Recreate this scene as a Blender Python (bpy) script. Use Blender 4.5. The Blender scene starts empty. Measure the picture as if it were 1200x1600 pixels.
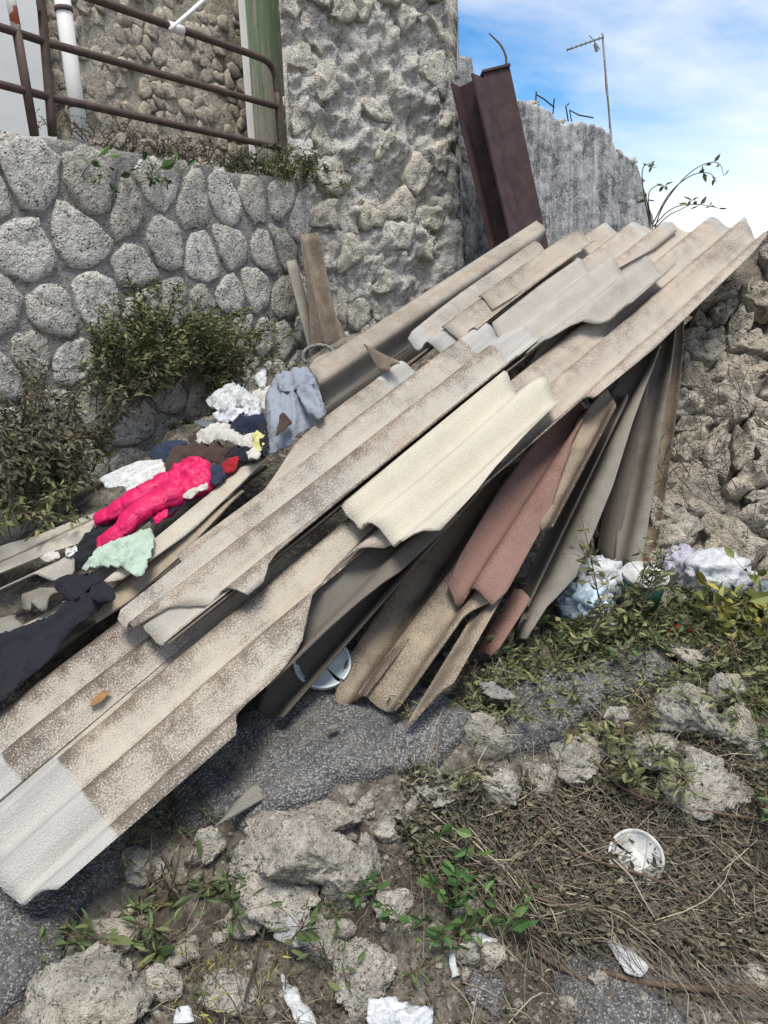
import bpy, bmesh, math, random
import numpy as np
from mathutils import Vector, Matrix, noise
from mathutils.geometry import delaunay_2d_cdt

random.seed(7)
R_ = math.radians
scene = bpy.context.scene
col = scene.collection

# ------------------------------------------------------------------ camera
PITCH, ROLL, FPX = R_(14.3), R_(2.1), 1200.0
CAM = Vector((0, 0, 1.6))
FW = Vector((0, math.cos(PITCH), -math.sin(PITCH)))
U0 = Vector((0, math.sin(PITCH), math.cos(PITCH)))
X0 = Vector((1, 0, 0))
RT = math.cos(ROLL) * X0 - math.sin(ROLL) * U0
UP = math.sin(ROLL) * X0 + math.cos(ROLL) * U0
cam_data = bpy.data.cameras.new('camera')
cam_data.sensor_fit = 'VERTICAL'
cam_data.sensor_height = 24.0
cam_data.lens = 24.0 * FPX / 1600.0
cam_data.clip_start, cam_data.clip_end = 0.05, 2000
cam = bpy.data.objects.new('camera', cam_data)
col.objects.link(cam)
m3 = Matrix((RT, UP, -FW)).transposed()
cam.matrix_world = Matrix.Translation(CAM) @ m3.to_4x4()
scene.camera = cam

# ------------------------------------------------------------------ light
SUN_EL, SUN_AZ = R_(70), R_(172)          # azimuth clockwise from +Y: high behind the camera, veiled by cloud
world = bpy.data.worlds.new('World')
scene.world = world
world.use_nodes = True
wn_ = world.node_tree.nodes
wl_ = world.node_tree.links
wn_.clear()
w_out = wn_.new('ShaderNodeOutputWorld')
w_bg = wn_.new('ShaderNodeBackground')
w_sky = wn_.new('ShaderNodeTexSky')
w_sky.sky_type = 'NISHITA'
w_sky.sun_disc = False
w_sky.sun_elevation = SUN_EL
w_sky.sun_rotation = SUN_AZ
w_sky.air_density = 1.0
w_sky.dust_density = 0.3
w_tc = wn_.new('ShaderNodeTexCoord')
w_map = wn_.new('ShaderNodeMapping')
w_map.inputs['Rotation'].default_value = (0.35, 0.5, 0.9)
w_map.inputs['Scale'].default_value = (1.0, 2.2, 2.6)
w_n = wn_.new('ShaderNodeTexNoise')
w_n.inputs['Scale'].default_value = 1.35
w_n.inputs['Detail'].default_value = 9
w_n.inputs['Roughness'].default_value = 0.55
w_n.inputs['Distortion'].default_value = 0.5
w_r = wn_.new('ShaderNodeValToRGB')
w_r.color_ramp.elements[0].position = 0.38
w_r.color_ramp.elements[1].position = 0.66
w_sep = wn_.new('ShaderNodeSeparateXYZ')
w_hz = wn_.new('ShaderNodeMapRange')       # white haze bank low over the horizon, all round
w_hz.inputs['From Min'].default_value = 0.22
w_hz.inputs['From Max'].default_value = 0.04
w_add = wn_.new('ShaderNodeMath')
w_add.operation = 'MAXIMUM'
w_mix = wn_.new('ShaderNodeMix')
w_mix.data_type = 'RGBA'
w_mix.inputs[7].default_value = (8.8, 8.5, 8.1, 1)
wl_.new(w_tc.outputs['Generated'], w_map.inputs['Vector'])
wl_.new(w_map.outputs['Vector'], w_n.inputs['Vector'])
wl_.new(w_n.outputs['Fac'], w_r.inputs['Fac'])
wl_.new(w_tc.outputs['Generated'], w_sep.inputs['Vector'])
wl_.new(w_sep.outputs['Z'], w_hz.inputs['Value'])
wl_.new(w_r.outputs['Color'], w_add.inputs[0])
wl_.new(w_hz.outputs['Result'], w_add.inputs[1])
wl_.new(w_add.outputs[0], w_mix.inputs[0])
w_hs = wn_.new('ShaderNodeHueSaturation')
w_hs.inputs['Saturation'].default_value = 1.4
w_hs.inputs['Value'].default_value = 1.25
wl_.new(w_sky.outputs['Color'], w_hs.inputs['Color'])
wl_.new(w_hs.outputs['Color'], w_mix.inputs[6])
wl_.new(w_mix.outputs[2], w_bg.inputs['Color'])
wl_.new(w_bg.outputs['Background'], w_out.inputs['Surface'])
w_bg.inputs['Strength'].default_value = 0.078

sun_d = bpy.data.lights.new('sun', 'SUN')
sun_d.energy = 2.5
sun_d.angle = R_(24)
sun_d.color = (1.0, 0.935, 0.83)
sun = bpy.data.objects.new('sun', sun_d)
col.objects.link(sun)
sdir = Vector((math.sin(SUN_AZ) * math.cos(SUN_EL), math.cos(SUN_AZ) * math.cos(SUN_EL), math.sin(SUN_EL)))
sun.rotation_euler = sdir.to_track_quat('Z', 'Y').to_euler()
sun.location = (-3, -4, 8)
vs = scene.view_settings
vs.view_transform = 'Standard'
vs.look = 'None'
vs.gamma = 1.0
vs.exposure = 0.98
vs.use_curve_mapping = False
scene.cycles.max_bounces = 4
scene.cycles.diffuse_bounces = 2
scene.cycles.transparent_max_bounces = 6


# ------------------------------------------------------------------ measuring helpers
def ray(px, py):
    return RT * ((px - 600) / FPX) - UP * ((py - 800) / FPX) + FW

def at(px, py, t):
    return CAM + ray(px, py) * t

def at_z(px, py, z):
    r = ray(px, py)
    return CAM + r * ((z - CAM.z) / r.z)

def hit(px, py, O, n):
    r = ray(px, py)
    t = (O - CAM).dot(n) / r.dot(n)
    return CAM + r * t

def depth(P):
    return (P - CAM).dot(FW)

class Frame:
    """a plane with an axis d along, L across and n out of it"""
    def __init__(s, O, d, L=None, roll=0.0):
        s.O = O.copy()
        s.d = d.normalized()
        if L is None:
            L0 = Vector((0, 0, 1)).cross(s.d).normalized()
            N0 = s.d.cross(L0)
            L = math.cos(R_(roll)) * L0 + math.sin(R_(roll)) * N0
        s.L = L.normalized()
        s.n = s.d.cross(s.L).normalized()
    def uv(s, px, py, w=0.0):
        P = hit(px, py, s.O + s.n * w, s.n) - s.O
        return (P.dot(s.d), P.dot(s.L))
    def p(s, u, v, w=0.0):
        return s.O + s.d * u + s.L * v + s.n * w
    def shifted(s, w):
        return Frame(s.O + s.n * w, s.d, s.L)

A_ = at(30, 1405, 1.9)
B_ = at(1190, 370, 3.6)
HEAP = Frame(A_, B_ - A_, roll=8)

def hf(p0, p1, w0=0.0, w1=0.0, roll=8.0):
    """frame from two pixels measured on the heap's slope"""
    a = hit(*p0, HEAP.O + HEAP.n * w0, HEAP.n)
    b = hit(*p1, HEAP.O + HEAP.n * w1, HEAP.n)
    return Frame(a, b - a, roll=roll)

def az(deg):
    return Vector((math.sin(R_(deg)), math.cos(R_(deg)), 0))

WD = az(34.6)
WN = Vector((WD.y, -WD.x, 0))
WALL = Frame(WN * -3.4, WD, Vector((0, 0, 1)))      # d along, L up, n = d x L towards the viewer
HOUSE = Frame(WN * -3.95, WD, Vector((0, 0, 1)))
p0_ = hit(462, 400, WALL.O, WALL.n)
RUIN = Frame(Vector((p0_.x, p0_.y, 0)), az(55), Vector((0, 0, 1)))

# ------------------------------------------------------------------ object helpers
WLOC = {}

def link(o, parent, wloc):
    col.objects.link(o)
    WLOC[o.name] = wloc
    if parent is not None:
        o.parent = parent
        o.location = wloc - WLOC[parent.name]
    else:
        o.location = wloc
    return o

def tag(o, label=None, cat=None, group=None, kind=None):
    if label: o['label'] = label
    if cat: o['category'] = cat
    if group: o['group'] = group
    if kind: o['kind'] = kind
    return o

def thing(name, loc, label, cat, group=None):
    o = bpy.data.objects.new(name, None)
    o.empty_display_size = 0.1
    link(o, None, Vector(loc))
    return tag(o, label, cat, group)

def obj(name, V, Fc, mat, parent=None, smooth=False, uvs=None, attr=None, auto=None):
    """one mesh object from world-space vertices; its origin goes to its own base"""
    V = np.asarray([tuple(v) for v in V], dtype=float) if not isinstance(V, np.ndarray) else V
    c = V.mean(axis=0)
    c[2] = V[:, 2].min()
    me = bpy.data.meshes.new(name)
    me.from_pydata((V - c).tolist(), [], Fc)
    if uvs:
        li = np.zeros(len(me.loops), dtype=np.int32)
        me.loops.foreach_get('vertex_index', li)
        for k, arr in uvs.items():
            lay = me.uv_layers.new(name=k)
            a = np.asarray(arr, dtype=np.float32)[li]
            lay.data.foreach_set('uv', a.ravel())
    if attr:
        for k, arr in attr.items():
            at_ = me.attributes.new(k, 'FLOAT', 'POINT')
            at_.data.foreach_set('value', np.asarray(arr, dtype=np.float32))
    if smooth:
        me.polygons.foreach_set('use_smooth', [True] * len(me.polygons))
    if isinstance(mat, (list, tuple)):
        for m in mat: me.materials.append(m)
    else:
        me.materials.append(mat)
    me.update()
    o = bpy.data.objects.new(name, me)
    return link(o, parent, Vector(c))

class MB:
    """collects shapes for one mesh"""
    def __init__(s):
        s.v = []; s.f = []
    def add(s, V, Fc):
        b = len(s.v)
        s.v += [tuple(x) for x in V]
        s.f += [tuple(i + b for i in f) for f in Fc]
    def box(s, c, ax, ay, az_, bevel=0.0):
        c = Vector(c)
        V = [c + ax * i + ay * j + az_ * k for i in (-1, 1) for j in (-1, 1) for k in (-1, 1)]
        s.add(V, [(0, 1, 3, 2), (4, 6, 7, 5), (0, 4, 5, 1), (2, 3, 7, 6), (0, 2, 6, 4), (1, 5, 7, 3)])
    def tube(s, pts, r, n=10, cap=True):
        pts = [Vector(p) for p in pts]
        rs = r if isinstance(r, (list, tuple)) else [r] * len(pts)
        V = []; prev = None
        for i, p in enumerate(pts):
            d = (pts[min(i + 1, len(pts) - 1)] - pts[max(i - 1, 0)]).normalized()
            if prev is None:
                a = d.orthogonal().normalized()
            else:
                a = (prev - d * prev.dot(d)).normalized()
            prev = a
            b = d.cross(a)
            for k in range(n):
                t = 2 * math.pi * k / n
                V.append(p + (a * math.cos(t) + b * math.sin(t)) * rs[i])
        Fc = []
        for i in range(len(pts) - 1):
            for k in range(n):
                Fc.append((i * n + k, i * n + (k + 1) % n, (i + 1) * n + (k + 1) % n, (i + 1) * n + k))
        if cap:
            Fc.append(tuple(range(n - 1, -1, -1)))
            Fc.append(tuple((len(pts) - 1) * n + k for k in range(n)))
        s.add(V, Fc)
    def build(s, name, mat, parent=None, smooth=False, **k):
        return obj(name, s.v, s.f, mat, parent, smooth, **k)

def fbm(p, o=4, h=0.6, lac=2.1):
    return noise.fractal(p, h, lac, o, noise_basis='PERLIN_ORIGINAL')

def chaikin(P, it=1):
    for _ in range(it):
        Q = []
        for i in range(len(P)):
            a, b = P[i], P[(i + 1) % len(P)]
            Q.append((a[0] * .75 + b[0] * .25, a[1] * .75 + b[1] * .25))
            Q.append((a[0] * .25 + b[0] * .75, a[1] * .25 + b[1] * .75))
        P = Q
    return P

def resample(P, step=None, n=None):
    P = [Vector((p[0], p[1])) for p in P]
    segs = [(P[(i + 1) % len(P)] - P[i]).length for i in range(len(P))]
    tot = sum(segs)
    n = n or max(6, int(tot / step))
    out = []; i = 0; acc = 0
    for k in range(n):
        t = tot * k / n
        while acc + segs[i] < t:
            acc += segs[i]; i += 1
        a, b = P[i], P[(i + 1) % len(P)]
        f = (t - acc) / max(segs[i], 1e-9)
        out.append(tuple(a.lerp(b, f)))
    return out

def poly_area(P):
    return 0.5 * sum(P[i][0] * P[(i + 1) % len(P)][1] - P[(i + 1) % len(P)][0] * P[i][1] for i in range(len(P)))

def inside(P, x, y):
    c = False; j = len(P) - 1
    for i in range(len(P)):
        if (P[i][1] > y) != (P[j][1] > y) and x < (P[j][0] - P[i][0]) * (y - P[i][1]) / (P[j][1] - P[i][1]) + P[i][0]:
            c = not c
        j = i
    return c

def mesh_poly(P, step, jit=0.25, seed=1):
    """triangulated disc inside outline P (list of 2-D points): returns pts, tris, distance to outline"""
    if poly_area(P) < 0: P = P[::-1]
    rng = random.Random(seed)
    bd = resample(P, step)
    nb = len(bd)
    B = np.array(bd)
    xs = [p[0] for p in bd]; ys = [p[1] for p in bd]
    pts = [Vector(p) for p in bd]
    y = min(ys) + step * .5; row = 0
    while y < max(ys):
        x = min(xs) + step * (.5 if row % 2 else 0)
        while x < max(xs):
            qx = x + rng.uniform(-jit, jit) * step; qy = y + rng.uniform(-jit, jit) * step
            if inside(bd, qx, qy) and np.min((B[:, 0] - qx) ** 2 + (B[:, 1] - qy) ** 2) > (0.45 * step) ** 2:
                pts.append(Vector((qx, qy)))
            x += step
        y += step * .9; row += 1
    ed = [(i, (i + 1) % nb) for i in range(nb)]
    v, e, f, *_ = delaunay_2d_cdt(pts, ed, [], 1, 1e-7)
    Q = np.array([tuple(q) for q in v])
    a = B; b = np.roll(B, -1, axis=0)
    ab = b - a
    L2 = (ab ** 2).sum(1) + 1e-12
    dist = np.zeros(len(Q))
    for i, q in enumerate(Q):
        t = np.clip(((q - a) * ab).sum(1) / L2, 0, 1)
        c = a + ab * t[:, None]
        dist[i] = math.sqrt(((c - q) ** 2).sum(1).min())
    return Q, [tuple(x) for x in f], dist, nb

# ------------------------------------------------------------------ material helpers
class NT:
    def __init__(s, name, rough=0.9, spec=0.2):
        s.m = bpy.data.materials.new(name)
        s.m.use_nodes = True
        s.N = s.m.node_tree.nodes; s.L = s.m.node_tree.links
        s.b = s.N['Principled BSDF']
        s.set(s.b.inputs['Roughness'], rough)
        s.set(s.b.inputs['Specular IOR Level'], spec)
    def set(s, sock, v):
        if hasattr(v, 'is_output') or isinstance(v, bpy.types.NodeSocket):
            s.L.new(v, sock)
        elif isinstance(v, (tuple, list)) and len(v) == 3 and sock.type == 'RGBA':
            sock.default_value = (*v, 1)
        else:
            sock.default_value = v
    def pos(s):
        return s.N.new('ShaderNodeNewGeometry').outputs['Position']
    def uv(s, name='uv'):
        n = s.N.new('ShaderNodeUVMap'); n.uv_map = name
        return n.outputs['UV']
    def attr(s, name):
        n = s.N.new('ShaderNodeAttribute'); n.attribute_name = name
        return n.outputs['Fac']
    def rnd(s):
        return s.N.new('ShaderNodeObjectInfo').outputs['Random']
    def sep(s, v):
        n = s.N.new('ShaderNodeSeparateXYZ'); s.L.new(v, n.inputs[0])
        return n.outputs
    def scale(s, v, sc):
        n = s.N.new('ShaderNodeVectorMath'); n.operation = 'MULTIPLY'
        s.set(n.inputs[0], v); n.inputs[1].default_value = sc
        return n.outputs[0]
    def off(s, v, f):
        """shift texture space by a per-object random amount"""
        n = s.N.new('ShaderNodeVectorMath'); n.operation = 'MULTIPLY_ADD'
        c = s.N.new('ShaderNodeCombineXYZ')
        for k in range(3): s.L.new(f, c.inputs[k])
        s.L.new(c.outputs[0], n.inputs[0]); n.inputs[1].default_value = (37., 53., 71.)
        s.set(n.inputs[2], v)
        return n.outputs[0]
    def noise(s, vec, scale, detail=4, rough=.6, dist=0):
        n = s.N.new('ShaderNodeTexNoise')
        s.set(n.inputs['Vector'], vec)
        n.inputs['Scale'].default_value = scale; n.inputs['Detail'].default_value = detail
        n.inputs['Roughness'].default_value = rough; n.inputs['Distortion'].default_value = dist
        return n.outputs['Fac']
    def vor(s, vec, scale, feat='F1', out='Distance', rand=1.0):
        n = s.N.new('ShaderNodeTexVoronoi'); n.feature = feat
        s.set(n.inputs['Vector'], vec); n.inputs['Scale'].default_value = scale
        n.inputs['Randomness'].default_value = rand
        return n.outputs[out]
    def ramp(s, fac, stops):
        n = s.N.new('ShaderNodeValToRGB')
        s.set(n.inputs[0], fac)
        cr = n.color_ramp
        while len(cr.elements) < len(stops): cr.elements.new(.5)
        for e, (p, c) in zip(cr.elements, stops):
            e.position = p
            e.color = (*c, 1) if isinstance(c, (tuple, list)) else (c, c, c, 1)
        return n.outputs['Color']
    def step(s, fac, a, b):
        n = s.N.new('ShaderNodeMapRange'); n.interpolation_type = 'SMOOTHSTEP'
        s.set(n.inputs['Value'], fac)
        n.inputs['From Min'].default_value = a; n.inputs['From Max'].default_value = b
        return n.outputs['Result']
    def mix(s, fac, a, b, blend='MIX'):
        n = s.N.new('ShaderNodeMix'); n.data_type = 'RGBA'; n.blend_type = blend
        s.set(n.inputs[0], fac); s.set(n.inputs[6], a); s.set(n.inputs[7], b)
        return n.outputs[2]
    def math(s, op, a, b=0.0, c=0.0):
        n = s.N.new('ShaderNodeMath'); n.operation = op
        s.set(n.inputs[0], a); s.set(n.inputs[1], b); s.set(n.inputs[2], c)
        return n.outputs[0]
    def color(s, c): s.set(s.b.inputs['Base Color'], c); return s
    def bump(s, h, strength=.6, dist=.01, prev=None):
        n = s.N.new('ShaderNodeBump')
        n.inputs['Strength'].default_value = strength; n.inputs['Distance'].default_value = dist
        s.set(n.inputs['Height'], h)
        if prev is not None: s.L.new(prev, n.inputs['Normal'])
        s.L.new(n.outputs[0], s.b.inputs['Normal'])
        return n.outputs[0]

def m_stone(name, c1, c2, dark=(.10, .10, .095), pit=.5, scale=1.0, hue=.5, lichen=(.30, .29, .24), lich=0.35):
    t = NT(name, .95, .15)
    p = t.off(t.pos(), t.rnd())
    big = t.noise(p, 6 * scale, 3, .65, .3)
    med = t.noise(p, 22 * scale, 4, .7, .4)
    fine = t.noise(p, 110 * scale, 2, .7)
    c = t.mix(t.step(big, .35, .65), c1, c2)
    c = t.mix(t.math('MULTIPLY', t.rnd(), hue), c, lichen)
    c = t.mix(t.math('MULTIPLY', t.step(med, .52, .72), lich), c, lichen)
    v = t.vor(p, 48 * scale, 'F1')
    pits = t.math('MULTIPLY', t.step(v, .40, .10), t.step(t.noise(p, 17 * scale, 3, .7), .48, .60))
    c = t.mix(t.math('MULTIPLY', pits, pit), c, dark)
    c = t.mix(t.math('MULTIPLY', t.step(med, .48, .36), pit), c, dark)
    c = t.mix(t.math('MULTIPLY', t.step(t.noise(p, 3.1 * scale, 3), .5, .7), .35), c, tuple(min(.8, x * y) for x, y in zip(c1, (1.12, 1.06, .94))))
    c = t.mix(.42, c, t.ramp(fine, [(.32, .3), (.62, 1.0)]), 'MULTIPLY')
    t.color(c)
    h = t.math('SUBTRACT', t.math('ADD', t.math('MULTIPLY', med, 1.6), t.math('MULTIPLY', fine, .35)), t.math('MULTIPLY', pits, .8))
    t.bump(h, 1.0, .032 / scale)
    return t.m

def m_plain(name, c, rough=.7, spec=.3, var=.25, vs=12, bump=.15, bs=200, bd=.002, trans=0):
    t = NT(name, rough, spec)
    p = t.pos()
    n = t.noise(p, vs, 5, .65)
    cc = t.mix(t.math('MULTIPLY', t.step(n, .35, .7), var), c, tuple(x * .45 for x in c))
    t.color(cc)
    if bump: t.bump(t.noise(p, bs, 3), bump, bd)
    if trans: t.b.inputs['Transmission Weight'].default_value = trans
    return t.m

# ------------------------------------------------------------------ materials
def m_sheet(name, c1=(.46, .40, .315), c2=(.40, .38, .34), stain=.7, clean0=0.0, clean1=0.0, warm=(.40, .29, .20), cleanc=(.44, .435, .41), shift=.9, seed=0.0, dark=(.070, .055, .044), emboss=0.0):
    t = NT(name, .93, .12)
    uv = t.uv('uv')
    s = t.sep(uv)
    c3 = t.N.new('ShaderNodeCombineXYZ')
    t.L.new(s[0], c3.inputs[0]); t.L.new(s[1], c3.inputs[1]); c3.inputs[2].default_value = seed
    p = c3.outputs[0]
    low = t.noise(p, 3.0, 4, .6)
    streak = t.noise(t.scale(p, (2.0, 26.0, 1)), 1.0, 5, .6, .3)
    mid = t.noise(p, 24, 5, .65)
    sp = t.math('MULTIPLY_ADD', t.noise(p, 190, 2, .8), 2.8, -.9)
    fine = t.noise(p, 260, 2, .6)
    band = t.math('MULTIPLY_ADD', t.math('COSINE', t.math('MULTIPLY_ADD', s[1], 2 * math.pi / .177, -shift)), .5, .5)
    base = t.mix(t.step(low, .3, .7), c1, c2)
    base = t.mix(t.math('MULTIPLY', t.step(streak, .45, .75), .45), base, warm)
    base = t.mix(t.math('MULTIPLY', t.math('MULTIPLY', band, t.step(mid, .25, .6)), .8 * stain), base, warm)
    k = t.math('ADD', t.math('MULTIPLY', sp, .62), t.math('MULTIPLY', band, .40 * stain))
    k = t.math('ADD', k, t.math('MULTIPLY', mid, .34))
    k = t.math('ADD', k, t.math('MULTIPLY', t.math('SUBTRACT', low, .5), .85))
    k = t.math('ADD', k, t.math('MULTIPLY', t.math('SUBTRACT', streak, .5), .35))
    k = t.math('ADD', k, .175)
    dk = t.math('MULTIPLY', t.step(k, .64 + .18 * (1 - stain), .98), min(.95, .2 + stain * .8))
    base = t.mix(dk, base, dark)
    base = t.mix(t.math('MULTIPLY', t.step(sp, .70, .95), .45), base, tuple(min(.66, x * 1.45) for x in c1))
    ends = t.sep(t.uv('ends'))
    if clean0 > 0:
        e = t.step(t.math('ADD', ends[0], t.math('MULTIPLY', mid, .02)), clean0 + .012, clean0)
        base = t.mix(t.math('MULTIPLY', e, .9), base, t.mix(t.step(streak, .35, .75), cleanc, tuple(x * .72 for x in cleanc)))
    if clean1 > 0:
        e = t.step(t.math('ADD', ends[1], t.math('MULTIPLY', mid, .02)), clean1 + .012, clean1)
        base = t.mix(t.math('MULTIPLY', e, .9), base, t.mix(t.step(streak, .35, .75), cleanc, tuple(x * .72 for x in cleanc)))
    base = t.mix(.5, base, t.ramp(fine, [(.3, .45), (.62, 1.0)]), 'MULTIPLY')
    # chipped pale rim where the sheet broke
    t.color(base)
    h = t.math('ADD', t.math('MULTIPLY', sp, .7), t.math('MULTIPLY', fine, .5))
    if emboss:
        w = t.math('MULTIPLY', t.math('SINE', t.math('MULTIPLY', s[0], 520)), t.math('SINE', t.math('MULTIPLY', s[1], 520)))
        h = t.math('ADD', h, t.math('MULTIPLY', w, emboss))
    t.bump(h, .6, .004)
    return t.m

M = {}
M['wallstone'] = m_stone('wall_limestone', (.74, .72, .67), (.60, .585, .545), pit=.5, scale=1.0, hue=.75, lichen=(.40, .375, .32), lich=.6)
M['mortar'] = m_stone('grey_mortar', (.36, .35, .33), (.29, .282, .268), pit=.25, scale=1.4, hue=0, lich=.2, lichen=(.14, .135, .12))
M['housestone'] = m_stone('house_limestone', (.74, .675, .56), (.60, .54, .44), pit=.4, scale=2.2, hue=.55, lichen=(.36, .315, .25), lich=.4)
M['housemortar'] = m_stone('house_mortar', (.60, .545, .45), (.47, .42, .34), pit=.5, scale=2.0, hue=0, lich=.3, lichen=(.15, .13, .1))
M['ruinstone'] = m_stone('ruin_limestone', (.76, .72, .63), (.62, .595, .54), pit=.4, scale=1.3, hue=.45, lichen=(.50, .45, .33), lich=.45)
M['ruincore'] = m_stone('ruin_core', (.70, .675, .62), (.56, .545, .51), pit=.5, scale=1.5, hue=0, lichen=(.36, .33, .26), lich=.5)
M['rubble'] = m_stone('rubble_limestone', (.60, .555, .47), (.43, .40, .345), pit=.4, scale=1.2, hue=.5, lichen=(.34, .29, .22), lich=.5)
M['rubblecore'] = m_stone('rubble_earth', (.33, .295, .245), (.22, .197, .165), pit=.5, scale=1.6, hue=0, lichen=(.2, .17, .13), lich=.4)
M['rock'] = m_stone('pale_rock', (.56, .53, .46), (.34, .32, .275), pit=.4, scale=2.0, hue=.5, lichen=(.23, .21, .165), lich=.7)

def m_plaster():
    t = NT('mouldy_plaster', .95, .12)
    p = t.pos()
    st = t.noise(t.scale(p, (7, 7, .7)), 1.6, 6, .65, .4)
    f = t.noise(p, 60, 5, .7)
    m = t.noise(p, 7, 5, .65)
    c = t.mix(t.step(st, .38, .62), (.165, .17, .175), (.40, .405, .41))
    c = t.mix(t.math('MULTIPLY', t.step(f, .50, .62), .55), c, (.50, .50, .49))
    c = t.mix(t.math('MULTIPLY', t.step(t.math('ADD', t.math('MULTIPLY', f, .4), t.math('MULTIPLY', m, .6)), .50, .40), .75), c, (.06, .062, .06))
    t.color(c)
    t.bump(t.math('ADD', f, t.math('MULTIPLY', m, 2)), .6, .01)
    return t.m
M['plaster'] = m_plaster()

def m_rust(name, a, b, sc=9):
    t = NT(name, .75, .3)
    p = t.pos()
    n = t.noise(p, sc, 6, .65, .3); f = t.noise(p, 90, 4, .7)
    c = t.mix(t.step(n, .35, .65), a, b)
    c = t.mix(t.math('MULTIPLY', t.step(f, .55, .7), .4), c, (.13, .07, .045))
    t.color(c); t.bump(f, .3, .003)
    return t.m
M['beam'] = m_rust('rusty_primer_steel', (.036, .021, .024), (.062, .036, .038))
M['rail'] = m_rust('rusty_rail_paint', (.050, .036, .032), (.085, .058, .048), 20)
M['white_pvc'] = m_plain('white_pvc', (.72, .72, .69), .45, .4, .12, 6, 0)
M['white_wall'] = m_plain('white_render', (.66, .67, .66), .9, .15, .10, 3, .3, 140, .003)

def m_door():
    t = NT('peeling_green_paint', .85, .2)
    p = t.pos()
    g = t.noise(t.scale(p, (16, 16, 1.6)), 2.0, 7, .7, .3)
    f = t.noise(t.scale(p, (60, 60, 5)), 2.0, 4, .7)
    w = t.mix(t.step(f, .3, .7), (.40, .37, .31), (.25, .23, .195))
    gr = t.mix(t.step(f, .35, .7), (.15, .215, .125), (.24, .30, .19))
    z = t.sep(p)[2]
    hi = t.step(z, 2.6, 3.5)
    k = t.step(t.math('ADD', g, t.math('MULTIPLY', hi, .16)), .55, .62)
    t.color(t.mix(k, w, gr)); t.bump(t.math('ADD', f, g), .5, .006)
    return t.m
M['door'] = m_door()

def m_wood():
    t = NT('weathered_wood', .9, .15)
    p = t.pos()
    f = t.noise(t.scale(p, (70, 70, 3)), 2.0, 5, .7)
    t.color(t.ramp(f, [(.3, (.19, .165, .135)), (.5, (.33, .295, .245)), (.7, (.42, .385, .33))])); t.bump(f, .6, .006)
    return t.m
M['wood'] = m_wood()
M['dark'] = m_plain('dark_void', (.02, .02, .02), .95, .05, 0, 5, 0)

def m_asphalt():
    t = NT('old_asphalt', .92, .2)
    p = t.pos()
    v = t.vor(p, 150, 'F1'); vc = t.vor(p, 150, 'F1', 'Color')
    m = t.noise(p, 4.5, 5, .65); f = t.noise(p, 55, 4, .7)
    base = t.mix(t.step(f, .35, .65), (.055, .055, .056), (.115, .113, .11))
    vcx = t.sep(vc)
    agg = t.math('MULTIPLY', t.step(v, .62, .40), t.step(t.math('ADD', t.math('MULTIPLY', vcx[0], .5), t.math('MULTIPLY', m, 1.3)), .70, 1.0))
    c = t.mix(t.math('MULTIPLY', agg, .8), base, t.mix(vcx[1], (.13, .13, .13), (.36, .355, .34)))
    c = t.mix(t.math('MULTIPLY', t.step(t.noise(p, 9, 5), .52, .7), .5), c, (.16, .14, .115))
    t.color(c)
    t.bump(t.math('SUBTRACT', t.math('MULTIPLY', f, 1.2), t.math('MULTIPLY', v, .9)), .9, .008)
    return t.m
M['asphalt'] = m_asphalt()

def m_earth():
    t = NT('earth_and_rubble', .97, .1)
    p = t.pos()
    a = t.noise(p, 5, 6, .65, .3); b = t.noise(p, 34, 6, .7); f = t.noise(p, 140, 4, .7)
    c = t.mix(t.step(a, .38, .62), (.125, .108, .085), (.29, .262, .215))
    c = t.mix(t.math('MULTIPLY', t.step(b, .54, .66), .7), c, (.50, .475, .42))
    c = t.mix(t.math('MULTIPLY', t.step(b, .46, .36), .7), c, (.06, .053, .042))
    v = t.vor(p, 60, 'F1')
    c = t.mix(t.math('MULTIPLY', t.step(v, .25, .12), t.step(f, .5, .6)), c, (.45, .43, .38))
    c = t.mix(.4, c, t.ramp(f, [(.3, .35), (.7, 1.)]), 'MULTIPLY')
    t.color(c)
    t.bump(t.math('ADD', t.math('MULTIPLY', b, 1.4), t.math('SUBTRACT', f, v)), 1.0, .012)
    return t.m
M['earth'] = m_earth()

def m_leaf(name, a, b, c_):
    t = NT(name, .6, .3)
    r = t.attr('rnd')
    t.color(t.ramp(r, [(0, a), (.55, b), (1., c_)]))
    return t.m
M['leaf_olive'] = m_leaf('olive_leaf', (.052, .066, .028), (.115, .132, .056), (.23, .225, .10))
M['leaf_green'] = m_leaf('green_leaf', (.036, .060, .020), (.072, .108, .038), (.14, .16, .06))
M['leaf_fresh'] = m_leaf('fresh_leaf', (.028, .068, .018), (.048, .105, .028), (.11, .16, .05))
M['leaf_wilt'] = m_leaf('wilted_leaf', (.055, .056, .034), (.10, .095, .058), (.17, .15, .09))
M['leaf_yellow'] = m_leaf('yellow_leaf', (.07, .10, .03), (.15, .16, .045), (.36, .30, .06))
M['straw'] = m_leaf('dry_straw', (.040, .033, .025), (.10, .083, .060), (.31, .265, .19))
M['litter'] = m_leaf('leaf_litter', (.034, .031, .021), (.085, .079, .048), (.19, .17, .11))
M['stem'] = m_plain('brown_stem', (.11, .085, .055), .9, .15, .4, 30, 0)
M['root'] = m_plain('dark_root', (.06, .048, .036), .9, .1, .4, 30, 0)
M['twig'] = m_plain('bark_twig', (.12, .082, .06), .9, .15, .5, 40, .3, 200, .002)
M['dryleaf'] = m_plain('dry_brown_leaf', (.26, .14, .055), .7, .2, .4, 60, 0)

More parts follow.
